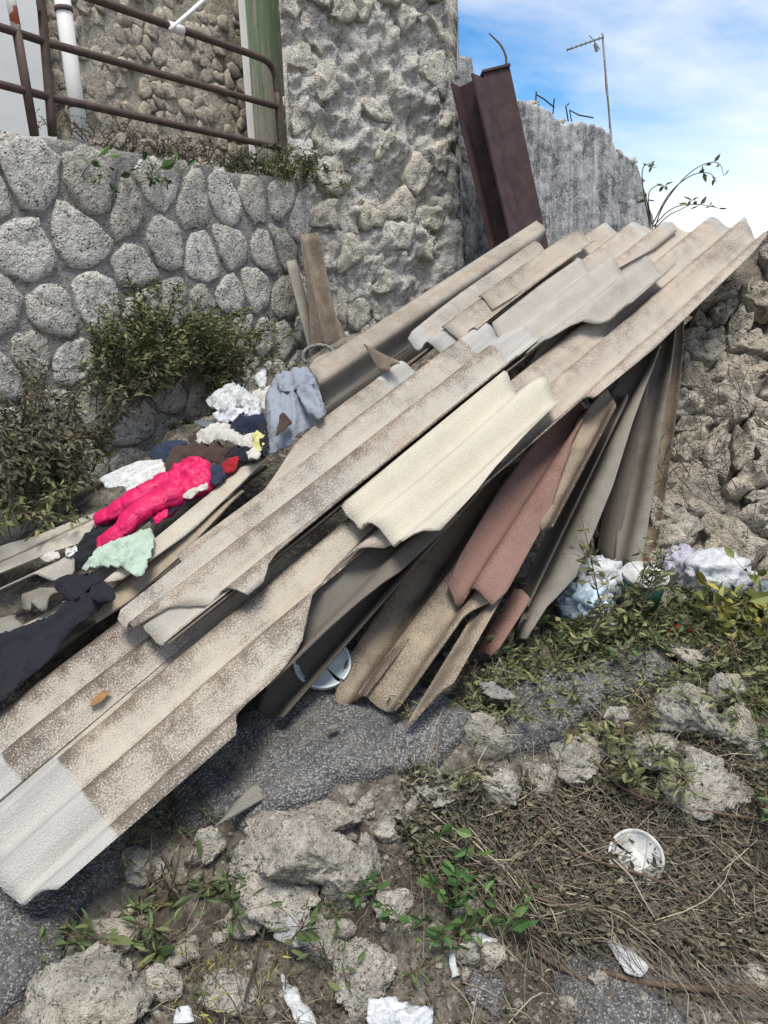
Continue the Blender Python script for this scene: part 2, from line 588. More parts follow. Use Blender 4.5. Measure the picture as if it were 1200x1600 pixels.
# ------------------------------------------------------------------ the ground
CP = []
def cz(px, py, z): CP.append(at_z(px, py, z))
def cw(px, py, w): CP.append(hit(px, py, HEAP.O + HEAP.n * w, HEAP.n))
for a in [(-200, 1640, .02), (100, 1600, .03), (600, 1600, 0), (1100, 1600, 0), (1350, 1560, 0), (1199, 1450, .02), (900, 1480, .01), (700, 1480, .03),
          (500, 1500, .04), (300, 1520, .05), (1000, 1380, .06), (780, 1400, .06), (1200, 1350, .1), (1400, 1350, .1),
          (450, 1400, .10), (300, 1400, .08), (200, 1450, .07), (600, 1330, .15), (800, 1300, .16), (1000, 1250, .2), (1150, 1200, .27),
          (0, 1480, .06), (-200, 1450, .07), (-400, 1400, .08), (150, 1380, .12), (300, 1290, .20), (500, 1230, .27), (450, 1150, .30), (650, 1190, .31), (850, 1110, .37),
          (620, 1140, .33), (1000, 1050, .41), (900, 1000, .44), (1100, 1010, .42), (1250, 1010, .42), (1100, 890, .5), (950, 900, .5), (1250, 890, .5), (1500, 950, .45), (800, 1000, .42)]:
    cz(*a)
for a in [(0, 1200, -.20), (-150, 1150, -.16), (180, 1050, -.24), (350, 1000, -.34), (450, 900, -.45), (650, 780, -.62), (850, 600, -.75), (600, 650, -.4), (400, 780, -.3),
          (150, 900, -.16), (0, 1000, -.16), (-150, 960, -.15), (250, 780, -.12), (380, 690, -.12), (480, 620, -.14), (560, 520, -.2), (720, 430, -.45), (900, 400, -.5), (1050, 380, -.5)]:
    cw(*a)
for a in [(-300, 960), (0, 840), (120, 775), (250, 705), (380, 640), (480, 596), (600, 540)]:
    CP.append(hit(*a, WALL.O, WALL.n))
CP += [Vector((2.6, 3.2, .55)), Vector((3.5, 2.6, .3)), Vector((3.5, 1.2, .0)), Vector((-2.6, 1.2, .1)), Vector((-2.8, 2.2, .2)), Vector((2.5, 5.5, 1.5)), Vector((4, 5, 1.3)), Vector((1.5, 6.5, 1.9)), Vector((0.2, 6, 1.6)), Vector((-1, 6, 1.4)), Vector((-2.5, 4, .6)), Vector((4, 7, 1.9))]
CPa = np.array([tuple(c) for c in CP])
def tps_fit(P, lam=.004):
    n = len(P)
    d2 = ((P[:, None, :2] - P[None, :, :2]) ** 2).sum(-1)
    K = np.where(d2 > 1e-12, .5 * d2 * np.log(d2 + 1e-12), 0) + lam * np.eye(n)
    Q = np.c_[np.ones(n), P[:, :2]]
    A = np.block([[K, Q], [Q.T, np.zeros((3, 3))]])
    return np.linalg.solve(A, np.r_[P[:, 2], 0, 0, 0])
TW = tps_fit(CPa)
def tps(X, Y):
    X = np.clip(X, -2.9, 4.0); Y = np.clip(Y, .9, 7.0)
    out = TW[-3] + TW[-2] * X + TW[-1] * Y
    for i in range(len(CPa)):
        d2 = (X - CPa[i, 0]) ** 2 + (Y - CPa[i, 1]) ** 2
        out = out + TW[i] * np.where(d2 > 1e-12, .5 * d2 * np.log(d2 + 1e-12), 0)
    return np.clip(out, -.05, 2.2)
GX = np.linspace(-2.9, 4.0, 277); GY = np.linspace(.9, 7.0, 245)
gx, gy = np.meshgrid(GX, GY, indexing='ij')
GZ = tps(gx, gy)
def rough_at(x, y, z):
    q = Vector((x, y, z))
    return .050 * fbm(q * 3.2, 5, .7) + .018 * fbm(q * 13, 4, .6)
for i in range(len(GX)):
    for j in range(len(GY)):
        if GY[j] < 4.2:
            GZ[i, j] += rough_at(GX[i], GY[j], GZ[i, j])
def ground(x, y):
    fx = min(max((x - GX[0]) / (GX[1] - GX[0]), 0), len(GX) - 1.001)
    fy = min(max((y - GY[0]) / (GY[1] - GY[0]), 0), len(GY) - 1.001)
    i, j = int(fx), int(fy); a, b = fx - i, fy - j
    return float(GZ[i, j] * (1 - a) * (1 - b) + GZ[i + 1, j] * a * (1 - b) + GZ[i, j + 1] * (1 - a) * b + GZ[i + 1, j + 1] * a * b)
def ghit(px, py, t0=1.2, t1=7, dz=0.0):
    r = ray(px, py); t = t0; last = t0
    while t < t1:
        P = CAM + r * t
        if P.z < ground(P.x, P.y) + dz:
            lo, hi = last, t
            for _ in range(14):
                m = (lo + hi) / 2; P = CAM + r * m
                if P.z < ground(P.x, P.y) + dz: hi = m
                else: lo = m
            return CAM + r * hi
        last = t; t += .03
    return CAM + r * t1
V = []; Fc = []
nx, ny = len(GX), len(GY)
for i in range(nx):
    for j in range(ny):
        V.append((GX[i], GY[j], GZ[i, j]))
for i in range(nx - 1):
    for j in range(ny - 1):
        a = i * ny + j
        Fc.append((a, a + ny, a + ny + 1, a + 1))
# outer skirt out to the horizon
ring = [(i, 0) for i in range(nx)] + [(nx - 1, j) for j in range(1, ny)] + [(i, ny - 1) for i in range(nx - 2, -1, -1)] + [(0, j) for j in range(ny - 2, 0, -1)]
c0 = Vector((.5, 3.9))
prev = [i * ny + j for i, j in ring]
for sc_, zz in ((1.6, .6), (6, 0), (400, -.3)):
    cur = []
    for i, j in ring:
        q = c0 + (Vector((GX[i], GY[j])) - c0) * sc_
        cur.append(len(V)); V.append((q.x, q.y, GZ[i, j] * zz if zz > 0 else zz))
    for k in range(len(ring)):
        k2 = (k + 1) % len(ring)
        Fc.append((prev[k], prev[k2], cur[k2], cur[k])[::-1])
    prev = cur
g_ = obj('ground', V, Fc, M['earth'], smooth=True)
tag(g_, kind='structure')

# broken asphalt layer lying on the bank
def asphalt_patch(polypx, thick=.05, seed=3, step=.028):
    P = [ghit(*p) for p in polypx]
    P2 = resample([(p.x, p.y) for p in P], .015)
    P2 = [(x + .04 * noise.noise(Vector((x * 9, y * 9, seed))) + .025 * noise.noise(Vector((x * 33, y * 33, seed))), y + .04 * noise.noise(Vector((x * 9, y * 9, seed + 5))) + .02 * noise.noise(Vector((x * 33, y * 33, seed + 8)))) for x, y in P2]
    Q, T, D, nb = mesh_poly(P2, step, seed=seed)
    n = len(Q)
    top = []; bot = []
    for (x, y), d in zip(Q, D):
        z = ground(x, y) + thick * min(1, .55 + d / .08) + .008 * fbm(Vector((x * 14, y * 14, seed)), 4) + .02 * fbm(Vector((x * 3, y * 3, seed)), 3)
        top.append((x, y, z)); bot.append((x, y, z - thick * 2.0))
    Fc = [tuple(f) for f in T] + [tuple(i + n for i in reversed(f)) for f in T]
    for f in T:
        pass
    from collections import Counter
    ec = Counter()
    for f in T:
        for k in range(3): ec[(f[k], f[(k + 1) % 3])] += 1
    for (a, b) in list(ec):
        if (b, a) not in ec: Fc.append((b, a, a + n, b + n))
    o = obj('asphalt_layer', top + bot, Fc, M['asphalt'], smooth=False)
    tag(o, kind='structure')
    o.data.polygons.foreach_set('use_smooth', [i < len(T) for i in range(len(o.data.polygons))])
    return o
asphalt_patch([(-250, 1640), (0, 1598), (50, 1556), (95, 1505), (118, 1455), (160, 1405), (200, 1345), (240, 1270), (150, 1250), (0, 1330), (-250, 1400)], .05, 3)
asphalt_patch([(270, 1300), (345, 1292), (430, 1287), (500, 1262), (548, 1228), (650, 1217), (700, 1192), (762, 1178), (760, 1130), (690, 1090), (620, 1060), (480, 1030), (380, 1100), (280, 1230)], .05, 5)
asphalt_patch([(800, 1200), (850, 1185), (905, 1150), (960, 1095), (1040, 1065), (1055, 1030), (980, 1010), (880, 1050), (800, 1090), (790, 1150)], .05, 8)
asphalt_patch([(885, 1600), (870, 1555), (885, 1510), (950, 1495), (1010, 1530), (1075, 1600), (1060, 1640), (900, 1640)], .02, 11, .02)
asphalt_patch([(725, 1560), (745, 1535), (790, 1545), (790, 1590), (750, 1600)], .02, 13, .02)
asphalt_patch([(1090, 1530), (1130, 1500), (1190, 1540), (1180, 1570), (1120, 1560)], .02, 17, .02)

# ------------------------------------------------------------------ stone laying
def clip(P, a, b, c):
    """keep a*x+b*y<=c"""
    Q = []
    for i in range(len(P)):
        p, q = P[i], P[(i + 1) % len(P)]
        fp = a * p[0] + b * p[1] - c; fq = a * q[0] + b * q[1] - c
        if fp <= 0: Q.append(p)
        if (fp < 0 < fq) or (fq < 0 < fp):
            t = fp / (fp - fq)
            Q.append((p[0] + (q[0] - p[0]) * t, p[1] + (q[1] - p[1]) * t))
    return Q

def cells(pts, gap, box):
    A = np.array(pts); out = []
    for i, p in enumerate(pts):
        P = [(box[0], box[1]), (box[2], box[1]), (box[2], box[3]), (box[0], box[3])]
        d = ((A - A[i]) ** 2).sum(1)
        for j in np.argsort(d)[1:15]:
            q = pts[j]; dx, dy = q[0] - p[0], q[1] - p[1]; l = math.hypot(dx, dy)
            if l < 1e-6: continue
            m = (p[0] * dx + p[1] * dy) / l + l / 2 - gap / 2
            P = clip(P, dx / l, dy / l, m)
            if len(P) < 3: break
        if len(P) >= 3: out.append((p, P))
    return out

def stone(parent, fr, P, h, mat, rng, n=13, sink=.03, rough=.35, name='stone', w0=0.0, lumps=3, round_=1):
    if round_: P = resample(chaikin(P, round_), n=n)
    else:
        P = resample(P, n=n); k_ = math.sqrt(abs(poly_area(P))) * .05
        P = [(x + rng.uniform(-k_, k_), y + rng.uniform(-k_, k_)) for x, y in P]
    cx = sum(p[0] for p in P) / n; cy = sum(p[1] for p in P) / n
    size = math.sqrt(abs(poly_area(P)))
    sd = rng.uniform(0, 100)
    tx, ty = rng.uniform(-.25, .25), rng.uniform(-.25, .25)
    V = []
    prof = ((1.03, -sink), (1.0, h * .55), (.93, h * .95), (.66, h * 1.04), (.33, h)) if lumps >= 3 else ((1.03, -sink), (.98, h * .7), (.75, h))
    if lumps >= 5: prof = ((1.04, -sink), (1.02, h * .25), (.98, h * .6), (.9, h * .86), (.78, h * .98), (.62, h * 1.03), (.45, h), (.28, h * 1.02), (.12, h))
    for k, (s_, w) in enumerate(prof):
        for i, (x, y) in enumerate(P):
            jr = 1 + rough * .35 * noise.noise(Vector((x * 4 / max(size, .05), y * 4 / max(size, .05), sd + k * .4)))
            qx = cx + (x - cx) * s_ * jr; qy = cy + (y - cy) * s_ * jr
            ww = w
            if k > 0:
                ww = w * (1 + tx * (qx - cx) / size + ty * (qy - cy) / size) + rough * h * 1.1 * noise.noise(Vector((qx * 3.2 / size, qy * 3.2 / size, sd)))
                ww += rough * h * .5 * noise.noise(Vector((qx * 9 / size, qy * 9 / size, sd + 9)))
                if lumps >= 5: ww += .022 * fbm(Vector((qx * 16, qy * 22, sd)), 4, .6) - .03 * max(0, .16 - abs(noise.noise(Vector((qx * 7, qy * 11, sd + 3))))) / .16
            V.append(fr.p(qx, qy, w0 + ww))
    V.append(fr.p(cx, cy, w0 + h * (1 + rough * .6 * noise.noise(Vector((sd, 0, 0))))))
    K = len(prof); Fc = []
    for k in range(K - 1):
        for i in range(n):
            j = (i + 1) % n
            Fc.append((k * n + i, k * n + j, (k + 1) * n + j, (k + 1) * n + i))
    for i in range(n):
        Fc.append(((K - 1) * n + i, (K - 1) * n + (i + 1) % n, K * n))
    # d x L = n, so counter-clockwise outline faces out
    if poly_area(P) < 0: Fc = [f[::-1] for f in Fc]
    return obj(name, V, Fc, mat, parent, smooth=True)

def relief(name, fr, s0, s1, zlo, zhi, step, hfun, mat, parent, thick=.4, ztop=None):
    """bumpy wall body: front grid displaced by hfun(s,z), closed at the top, sides and back"""
    ns = max(2, int((s1 - s0) / step)); V = []; Fc = []
    nz = max(2, int((zhi - zlo) / step))
    for i in range(ns + 1):
        s = s0 + (s1 - s0) * i / ns
        zt = ztop(s) if ztop else zhi
        for j in range(nz + 1):
            z = zlo + (zt - zlo) * j / nz
            V.append(fr.p(s, z, hfun(s, z)))
    m = nz + 1
    for i in range(ns):
        for j in range(nz):
            a = i * m + j
            Fc.append((a, a + m, a + m + 1, a + 1))
    b = len(V)
    for i in range(ns + 1):
        s = s0 + (s1 - s0) * i / ns
        zt = ztop(s) if ztop else zhi
        for dz in (0,):
            V.append(fr.p(s, zt - .02 + .03 * noise.noise(Vector((s * 9, 3, 1))), -thick)); V.append(fr.p(s, zlo, -thick))
    for i in range(ns):
        Fc.append((i * m + nz, (i + 1) * m + nz, b + 2 * (i + 1), b + 2 * i))
        Fc.append((b + 2 * i, b + 2 * (i + 1), b + 2 * (i + 1) + 1, b + 2 * i + 1))
    Fc.append(tuple([j for j in range(m)] + [b, b + 1]))
    Fc.append(tuple([ns * m + j for j in range(m)][::-1] + [b + 2 * ns + 1, b + 2 * ns]))
    return obj(name, V, Fc, mat, parent, smooth=True)

def suv(fr, px, py, w=0):
    return fr.uv(px, py, w)

# --- retaining wall
s_l = suv(WALL, -330, 500)[0]; s_r = suv(WALL, 500, 400)[0]
WTOP = 2.445
rw = thing('retaining_wall', WALL.p((s_l + s_r) / 2, 0, 0), 'grey retaining wall of pale limestone blocks set in thick cement mortar', 'wall')
def h_mortar(s, z):
    return -.002 + .006 * fbm(Vector((s * 4, z * 4, 2)), 4) + .007 * fbm(Vector((s * 18, z * 18, 5)), 3)
relief('mortar', WALL, s_l, s_r, -.2, WTOP, .035, h_mortar, M['mortar'], rw, .5, lambda s: WTOP + .03 * noise.noise(Vector((s * 3, 0, 0))))
rng = random.Random(4)
pts = []
row = 0; z = .15
while z < WTOP + .05:
    s = s_l + (.12 if row % 2 else 0)
    while s < s_r:
        near = 1.12 if s < suv(WALL, 120, 500)[0] else .92
        pts.append((s + rng.uniform(-.06, .06), z + rng.uniform(-.09, .09) + .06 * math.sin(s * 2.1)))
        s += rng.uniform(.18, .31) * near
    z += .262; row += 1
for p, P in cells(pts, .024, (s_l, .0, s_r, WTOP - .01)):
    if abs(poly_area(P)) < .008: continue
    if p[0] < suv(WALL, -160, 500)[0]: continue
    stone(rw, WALL, P, rng.uniform(.012, .020), M['wallstone'], rng, 18, rough=.7, round_=1)

# --- house wall above, set back from the parapet
hs0 = suv(HOUSE, 88, 100)[0]; hs1 = suv(HOUSE, 384, 100)[0]
hw = thing('house_wall', HOUSE.p((hs0 + hs1) / 2, 2.2, 0), 'beige house wall of small rough rubble stones behind the railing', 'wall')
def h_house(s, z):
    return .02 * fbm(Vector((s * 4, z * 4, 7)), 4) + .014 * fbm(Vector((s * 20, z * 20, 1)), 3)
relief('mortar', HOUSE, hs0, hs1, 2.1, 4.4, .035, h_house, M['housemortar'], hw, .4)
rng = random.Random(9); pts = []; z = 2.4; row = 0
while z < 3.62:
    s = hs0 + rng.uniform(0, .06)
    while s < hs1:
        pts.append((s + rng.uniform(-.03, .03), z + rng.uniform(-.03, .03)))
        s += rng.uniform(.05, .12)
    z += .082; row += 1
for p, P in cells(pts, .006, (hs0, 2.36, hs1, 4.4)):
    ar = abs(poly_area(P))
    if ar < .0012 or ar > .03 or rng.random() < .22: continue
    stone(hw, HOUSE, P, rng.uniform(.004, .024), M['housestone'], rng, 9, rough=.9, lumps=2, round_=0)

# white rendered wall at the far left
ws0 = suv(HOUSE, -260, 100)[0]; ws1 = suv(HOUSE, 72, 100, .06)[0]
wh = MB(); wh.box(HOUSE.p((ws0 + ws1) / 2, 3.3, -.1), HOUSE.d * (ws1 - ws0) / 2, HOUSE.L * 1.1, HOUSE.n * .17)
tag(wh.build('rendered_wall', M['white_wall']), 'smooth white rendered wall beside the white downpipe', 'wall')
# narrow grey return between render and rubble
rt = MB(); rt.box(HOUSE.p((ws1 + hs0) / 2, 3.3, -.16), HOUSE.d * ((hs0 - ws1) / 2 + .01), HOUSE.L * 1.1, HOUSE.n * .12)
rt.build('corner_strip', M['mortar'], hw)

# downpipe
def wpt(px, py, w=0.0): return hit(px, py, WALL.O + WALL.n * w, WALL.n)
pp = thing('downpipe', wpt(128, 222, -.35), 'white plastic downpipe on the house wall behind the railing', 'pipe')
pb = MB(); a, b = wpt(129, 236, -.38), wpt(97, -5, -.38)
pb.tube([a, a.lerp(b, .5), b + (b - a) * .6], .040, 14); pb.build('tube', M['white_pvc'], pp, True)
for f in (.30, .92):
    c = a.lerp(b, f); q = MB(); q.tube([c - (b - a).normalized() * .012, c + (b - a).normalized() * .012], .045, 14); q.build('bracket', M['rail'], pp, True)

# --- door beside the ruin
ds0 = suv(HOUSE, 386, 100, .24)[0]; ds1 = suv(HOUSE, 442, 100, .24)[0]
dr = thing('wooden_door', HOUSE.p((ds0 + ds1) / 2, 2.3, 0), 'tall wooden door with peeling green paint beside the ruined wall', 'door')
npl = 3
for k in range(npl):
    a = ds0 + (ds1 - ds0) * k / npl; b = ds0 + (ds1 - ds0) * (k + 1) / npl
    q = MB(); q.box(HOUSE.p((a + b) / 2, 3.35, .24 + .006 * (k % 2)), HOUSE.d * ((b - a) / 2 - .003), HOUSE.L * 1.05, HOUSE.n * .018)
    q.build('plank', M['door'], dr)
q = MB(); q.box(HOUSE.p(ds0 - .02, 3.35, .25), HOUSE.d * .018, HOUSE.L * 1.06, HOUSE.n * .012); q.build('frame_strip', M['white_pvc'], dr)
q = MB(); q.box(HOUSE.p(ds1 + .045, 3.35, .27), HOUSE.d * .042, HOUSE.L * 1.08, HOUSE.n * .05); q.build('jamb', M['wood'], dr)
q = MB(); q.box(HOUSE.p(ds1 + .2, 3.35, -.1), HOUSE.d * .15, HOUSE.L * 1.08, HOUSE.n * .05); q.build('recess', M['housemortar'], dr)
q = MB(); hp = HOUSE.p(ds1 - .06, 2.98, .27); q.tube([hp, hp + HOUSE.n * .02, hp + HOUSE.n * .03 + HOUSE.d * .05 - HOUSE.L * .01], .004, 6); q.build('latch', M['rail'], dr)
# walkway slab on top of the retaining wall
q = MB(); q.box(WALL.p((s_l + s_r) / 2, WTOP - .12, -.32), WALL.d * (s_r - s_l) / 2, WALL.L * .1, WALL.n * .28)
tag(q.build('walkway', M['mortar']), kind='structure')

# --- ruined wall: rubble on the left, mouldy plaster on the right
prof_px = [(440, -300), (700, -300), (716, -200), (717, 60), (728, 92), (736, 128), (760, 140), (800, 150), (830, 157), (852, 172), (872, 188), (905, 187), (925, 190), (946, 203), (958, 232), (985, 250), (998, 283), (1008, 320), (1016, 352), (1020, 420)]
prof = [suv(RUIN, *p) for p in prof_px]
PS = np.array([p[0] for p in prof]); PZ = np.array([p[1] for p in prof])
def ruin_top(s):
    return float(np.interp(s, PS, PZ)) + .035 * noise.noise(Vector((s * 7, 1, 1))) + .03 * noise.noise(Vector((s * 21, 4, 1)))
r0 = suv(RUIN, 466, 300)[0]; rm = suv(RUIN, 703, 250)[0]; r1 = suv(RUIN, 1014, 330)[0]
ru = thing('ruined_wall', RUIN.p((r0 + r1) / 2, 1.2, 0), 'tall ruined rubble wall with streaked mouldy plaster and broken sloping top', 'wall')
def vcell(s, z, sc, sd):
    d, _ = noise.voronoi(Vector((s * sc + .35 * noise.noise(Vector((s * 6, z * 6, sd))), z * sc * 1.15 + .35 * noise.noise(Vector((s * 6, z * 6, sd + 4))), sd)))
    return min(1, (d[1] - d[0]) * 1.8)
def h_ruin(s, z):
    e = .035 * vcell(s, z, 4.6, 1.3) + .022 * vcell(s, z, 12, 5.1)
    e += .075 * fbm(Vector((s * 2.2, z * 2.2, 7)), 5, .7) + .028 * fbm(Vector((s * 14, z * 14, 1)), 4, .6) - .05 * max(0, noise.noise(Vector((s * 5, z * 6, 21))) - .25) * 2
    return e - .05
relief('rubble_core', RUIN, r0, rm + .1, .6, 5, .021, h_ruin, M['ruincore'], ru, .10, ruin_top)
rng = random.Random(21); pts = []
for _ in range(900):
    p = (rng.uniform(r0, rm - .02), rng.uniform(1.15, 4.3))
    if all((p[0] - q[0]) ** 2 + ((p[1] - q[1]) * 1.1) ** 2 > rng.uniform(.08, .27) ** 2 for q in pts): pts.append(p)
for p, P in cells(pts, .012, (r0 + .01, .9, rm - .01, 5)):
    ar = abs(poly_area(P))
    if ar < .003 or ar > .11 or rng.random() < (.42 if p[0] < r0 + .55 * (rm - r0) else .68): continue
    k = rng.uniform(.85, 1.02)
    P = [(p[0] + (x - p[0]) * k, p[1] + (y - p[1]) * k) for x, y in P]
    stone(ru, RUIN, P, rng.uniform(.006, .032), M['ruinstone'], rng, 16, sink=.08, rough=1.1, w0=h_ruin(*p) * .8, round_=0)
def h_plast(s, z):
    rag_ = .03 * noise.noise(Vector((s * 3, z * 9, 8)))
    if s < rm + .16 + rag_ * 2: return -.02 + h_ruin(s, z)
    return .055 + .02 * fbm(Vector((s * 1.8, z * 1.8, 4)), 4) + .008 * fbm(Vector((s * 20, z * 20, 4)), 3) - .03 * max(0, 1 - (s - rm) / .1)
relief('plaster', RUIN, rm + .004, r1, .6, 4, .03, h_plast, M['plaster'], ru, .4, lambda s: ruin_top(s) - .035)
# broken rubble along the plaster wall's crest
k = 0
while k < 46:
    s = rng.uniform(rm + .1, r1 - .02); z = ruin_top(s) - .03
    P = [(s + .045 * rng.uniform(.6, 1.5) * math.cos(a) , z + .03 * rng.uniform(.6, 1.5) * math.sin(a)) for a in [i * math.pi / 4 for i in range(8)]]
    stone(ru, RUIN.shifted(-rng.uniform(.0, .3)), P, .05, M['ruinstone'], rng, 9, sink=.05, rough=.8, lumps=2); k += 1

# --- right-hand rubble bank wall
q0 = at(1040, 885, 3.28); q1 = at(1200, 885, 3.22); q2 = at(1185, 400, 3.82)
RB = Frame(q0, q1 - q0, ((q2 - q1) - (q1 - q0).normalized() * (q2 - q1).dot((q1 - q0).normalized())))
rb = thing('rubble_bank_wall', RB.p(.2, 0, 0), 'crumbling dry wall of rough tan boulders under the sheets\' right end', 'wall')
def h_bank(s, z):
    return .07 * fbm(Vector((s * 2.6, z * 2.6, 17)), 5, .7) + .03 * fbm(Vector((s * 13, z * 13, 11)), 4, .6) + .05 * vcell(s, z, 5, 9.) - .09
zb = RB.uv(1190, 372)[1] - .10
relief('earth_core', RB, -.75, 1.9, -.35, zb, .03, h_bank, M['rubblecore'], rb, 1.1, lambda s: (zb + .26 * min(1, max(0, (s - .5) / .25)) if s > .35 else zb - .25 - .35 * min(1, (.35 - s) / .6)) + .05 * noise.noise(Vector((s * 5, 2, 2))))
rng = random.Random(33); pts = []
for _ in range(1500):
    p = (rng.uniform(-.6, 1.7), rng.uniform(-.25, zb + .2)); sz = rng.choice((.06, .14, .3, .42, .5))
    if all((p[0] - q[0]) ** 2 + ((p[1] - q[1]) * 1.3) ** 2 > (.5 * sz + .5 * q[2]) ** 2 for q in pts): pts.append((p[0], p[1], sz))
for (p, P) in cells([(a, b) for a, b, c in pts], .008, (-.7, -.35, 1.8, zb + .25)):
    ar = abs(poly_area(P))
    if ar < .002 or rng.random() < .03 or p[1] > zb - .06 + (.2 if p[0] > .62 else 0) or (p[0] < .25 and p[1] > zb - .45): continue
    stone(rb, RB, P, min(.12, .24 * math.sqrt(ar)) * rng.uniform(.4, 1.5), M['rubble'], rng, 30 if ar > .02 else 18, sink=.1, rough=1.0, lumps=5, w0=-.02 + .06 * noise.noise(Vector((p[0] * 3, p[1] * 3, 1))), round_=1)

# ------------------------------------------------------------------ corrugated sheets
PITCH_W = .177
def column_span(P, v):
    us = []
    for i in range(len(P)):
        a, b = P[i], P[(i + 1) % len(P)]
        if (a[1] <= v) != (b[1] <= v):
            us.append(a[0] + (b[0] - a[0]) * (v - a[1]) / (b[1] - a[1]))
    return (min(us), max(us)) if len(us) >= 2 else None

def sheet(name, label, fr, polypx, mat, w=0.0, amp=.031, phase=0.0, thick=.0062, warp=.007, sag=0.0, rag=.0055, cat='corrugated sheet', group='corrugated cement sheets in the heap', lift=None, curl=0.0, flat=False, wavy=1.0, polyuv=None):
    P = [fr.uv(px, py, w) for px, py in polypx] if polyuv is None else polyuv
    if poly_area(P) < 0: P = P[::-1]
    P = resample(P, .011)
    sd = hash_(name + label)
    P = [(u + rag * 2.0 * noise.noise(Vector((u * 11, v * 11, sd))) + rag * 1.3 * noise.noise(Vector((u * 45, v * 45, sd))), v + rag * noise.noise(Vector((u * 9, v * 9, sd + 3)))) for u, v in P]
    v0 = min(p[1] for p in P); v1 = max(p[1] for p in P)
    n = max(4, int((v1 - v0) / (PITCH_W / 14)))
    colsv = [v0 + (v1 - v0) * (i + .02) / (n + .04) if 0 < i < n else (v0 + 2e-4 if i == 0 else v1 - 2e-4) for i in range(n + 1)]
    um = sum(p[0] for p in P) / len(P)
    span = [(v, column_span(P, v)) for v in colsv]
    span = [(v, s) for v, s in span if s and s[1] - s[0] > .002]
    umin = min(s[0] for v, s in span); umax = max(s[1] for v, s in span)
    a_ref = float(np.percentile([s[0] for v, s in span], 20)); b_ref = float(np.percentile([s[1] for v, s in span], 80))
    K = max(5, int((umax - umin) / .06))
    top = []; bot = []; uvs = []; ends = []
    def hgt(u, v):
        h = amp * math.cos(2 * math.pi * (v / PITCH_W) + phase) * wavy if not flat else 0
        h += warp * fbm(Vector((u * 1.1, v * 2.2, sd)), 3)
        x = (u - umin) / max(umax - umin, .01)
        h -= sag * 4 * x * (1 - x)
        if curl: h += curl * ((v - v0) / (v1 - v0)) ** 2
        if lift: h += lift(u, v)
        return h
    for v, (a, b) in span:
        for k in range(K + 1):
            u = a + (b - a) * k / K
            h = hgt(u, v) + w
            e = 1e-3
            gu = (hgt(u + e, v) - hgt(u, v)) / e; gv = (hgt(u, v + e) - hgt(u, v)) / e
            nn = (fr.n - fr.d * gu - fr.L * gv).normalized()
            p = fr.p(u, v, h)
            top.append(p); bot.append(p - nn * thick)
            vv = v + phase * PITCH_W / (2 * math.pi)
            uvs.append((u, vv)); ends.append((u - a_ref, b_ref - u))
    N = len(top); m = K + 1; C = len(span); Fc = []
    for i in range(C - 1):
        for k in range(K):
            a = i * m + k
            Fc.append((a, a + 1, a + m + 1, a + m))
            Fc.append((a + N, a + m + N, a + m + 1 + N, a + 1 + N))
    for k in range(K):
        Fc.append((k, k + N, k + 1 + N, k + 1))
        a = (C - 1) * m + k
        Fc.append((a, a + 1, a + 1 + N, a + N))
    for i in range(C - 1):
        a = i * m; Fc.append((a, a + m, a + m + N, a + N))
        a = i * m + K; Fc.append((a, a + N, a + m + N, a + m))
    o = obj(name, top + bot, Fc, mat, None, False, uvs={'uv': uvs + uvs, 'ends': ends + ends})
    nt = 2 * (C - 1) * K
    o.data.polygons.foreach_set('use_smooth', [i < nt for i in range(len(o.data.polygons))])
    return tag(o, label, cat, group)

def hash_(s):
    return sum((i + 3) * ord(c) for i, c in enumerate(s)) % 997 * .37

SH = {}
SH['pink'] = m_sheet('sheet_pinkish', (.46, .41, .345), (.42, .385, .335), .6, 0, .06, warm=(.40, .30, .225), seed=1.3)
SH['front'] = m_sheet('sheet_front', (.48, .44, .37), (.44, .41, .355), .85, .30, 0, seed=4.1)
SH['frontb'] = m_sheet('sheet_front_b', (.47, .43, .36), (.43, .40, .35), .95, .24, 0, seed=9.3)
SH['mid'] = m_sheet('sheet_mid', (.46, .43, .37), (.42, .40, .36), .8, 0, .20, seed=13.7)
SH['midb'] = m_sheet('sheet_mid_b', (.44, .405, .34), (.41, .39, .345), .6, 0, .16, seed=17.7)
SH['grey'] = m_sheet('sheet_grey', (.42, .40, .35), (.36, .345, .31), .30, 0, 0, warm=(.38, .32, .25), seed=21.1)
SH['cream'] = m_sheet('sheet_cream', (.54, .50, .41), (.49, .46, .385), .10, 0, 0, warm=(.46, .40, .30), seed=25.1)
SH['back'] = m_sheet('sheet_back', (.38, .355, .305), (.33, .31, .275), .35, 0, 0, seed=29.1, emboss=.25)
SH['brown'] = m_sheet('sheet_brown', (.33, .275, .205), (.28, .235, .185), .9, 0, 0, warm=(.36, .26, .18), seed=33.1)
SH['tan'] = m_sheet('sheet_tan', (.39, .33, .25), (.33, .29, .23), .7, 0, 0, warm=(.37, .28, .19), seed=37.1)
SH['red'] = m_sheet('sheet_red', (.245, .150, .125), (.205, .138, .118), .75, 0, 0, warm=(.30, .19, .155), seed=41.1, dark=(.10, .05, .04))
SH['brown2'] = m_sheet('sheet_warm_grey', (.42, .375, .31), (.38, .345, .295), .7, 0, 0, warm=(.38, .30, .22), seed=61.1)
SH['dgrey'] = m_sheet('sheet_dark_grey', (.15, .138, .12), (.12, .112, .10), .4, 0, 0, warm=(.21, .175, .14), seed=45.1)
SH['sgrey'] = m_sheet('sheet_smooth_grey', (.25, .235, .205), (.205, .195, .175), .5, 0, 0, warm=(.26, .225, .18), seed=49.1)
SH['light'] = m_sheet('sheet_light', (.48, .445, .375), (.42, .395, .34), .2, 0, 0, seed=53.1, emboss=.35)
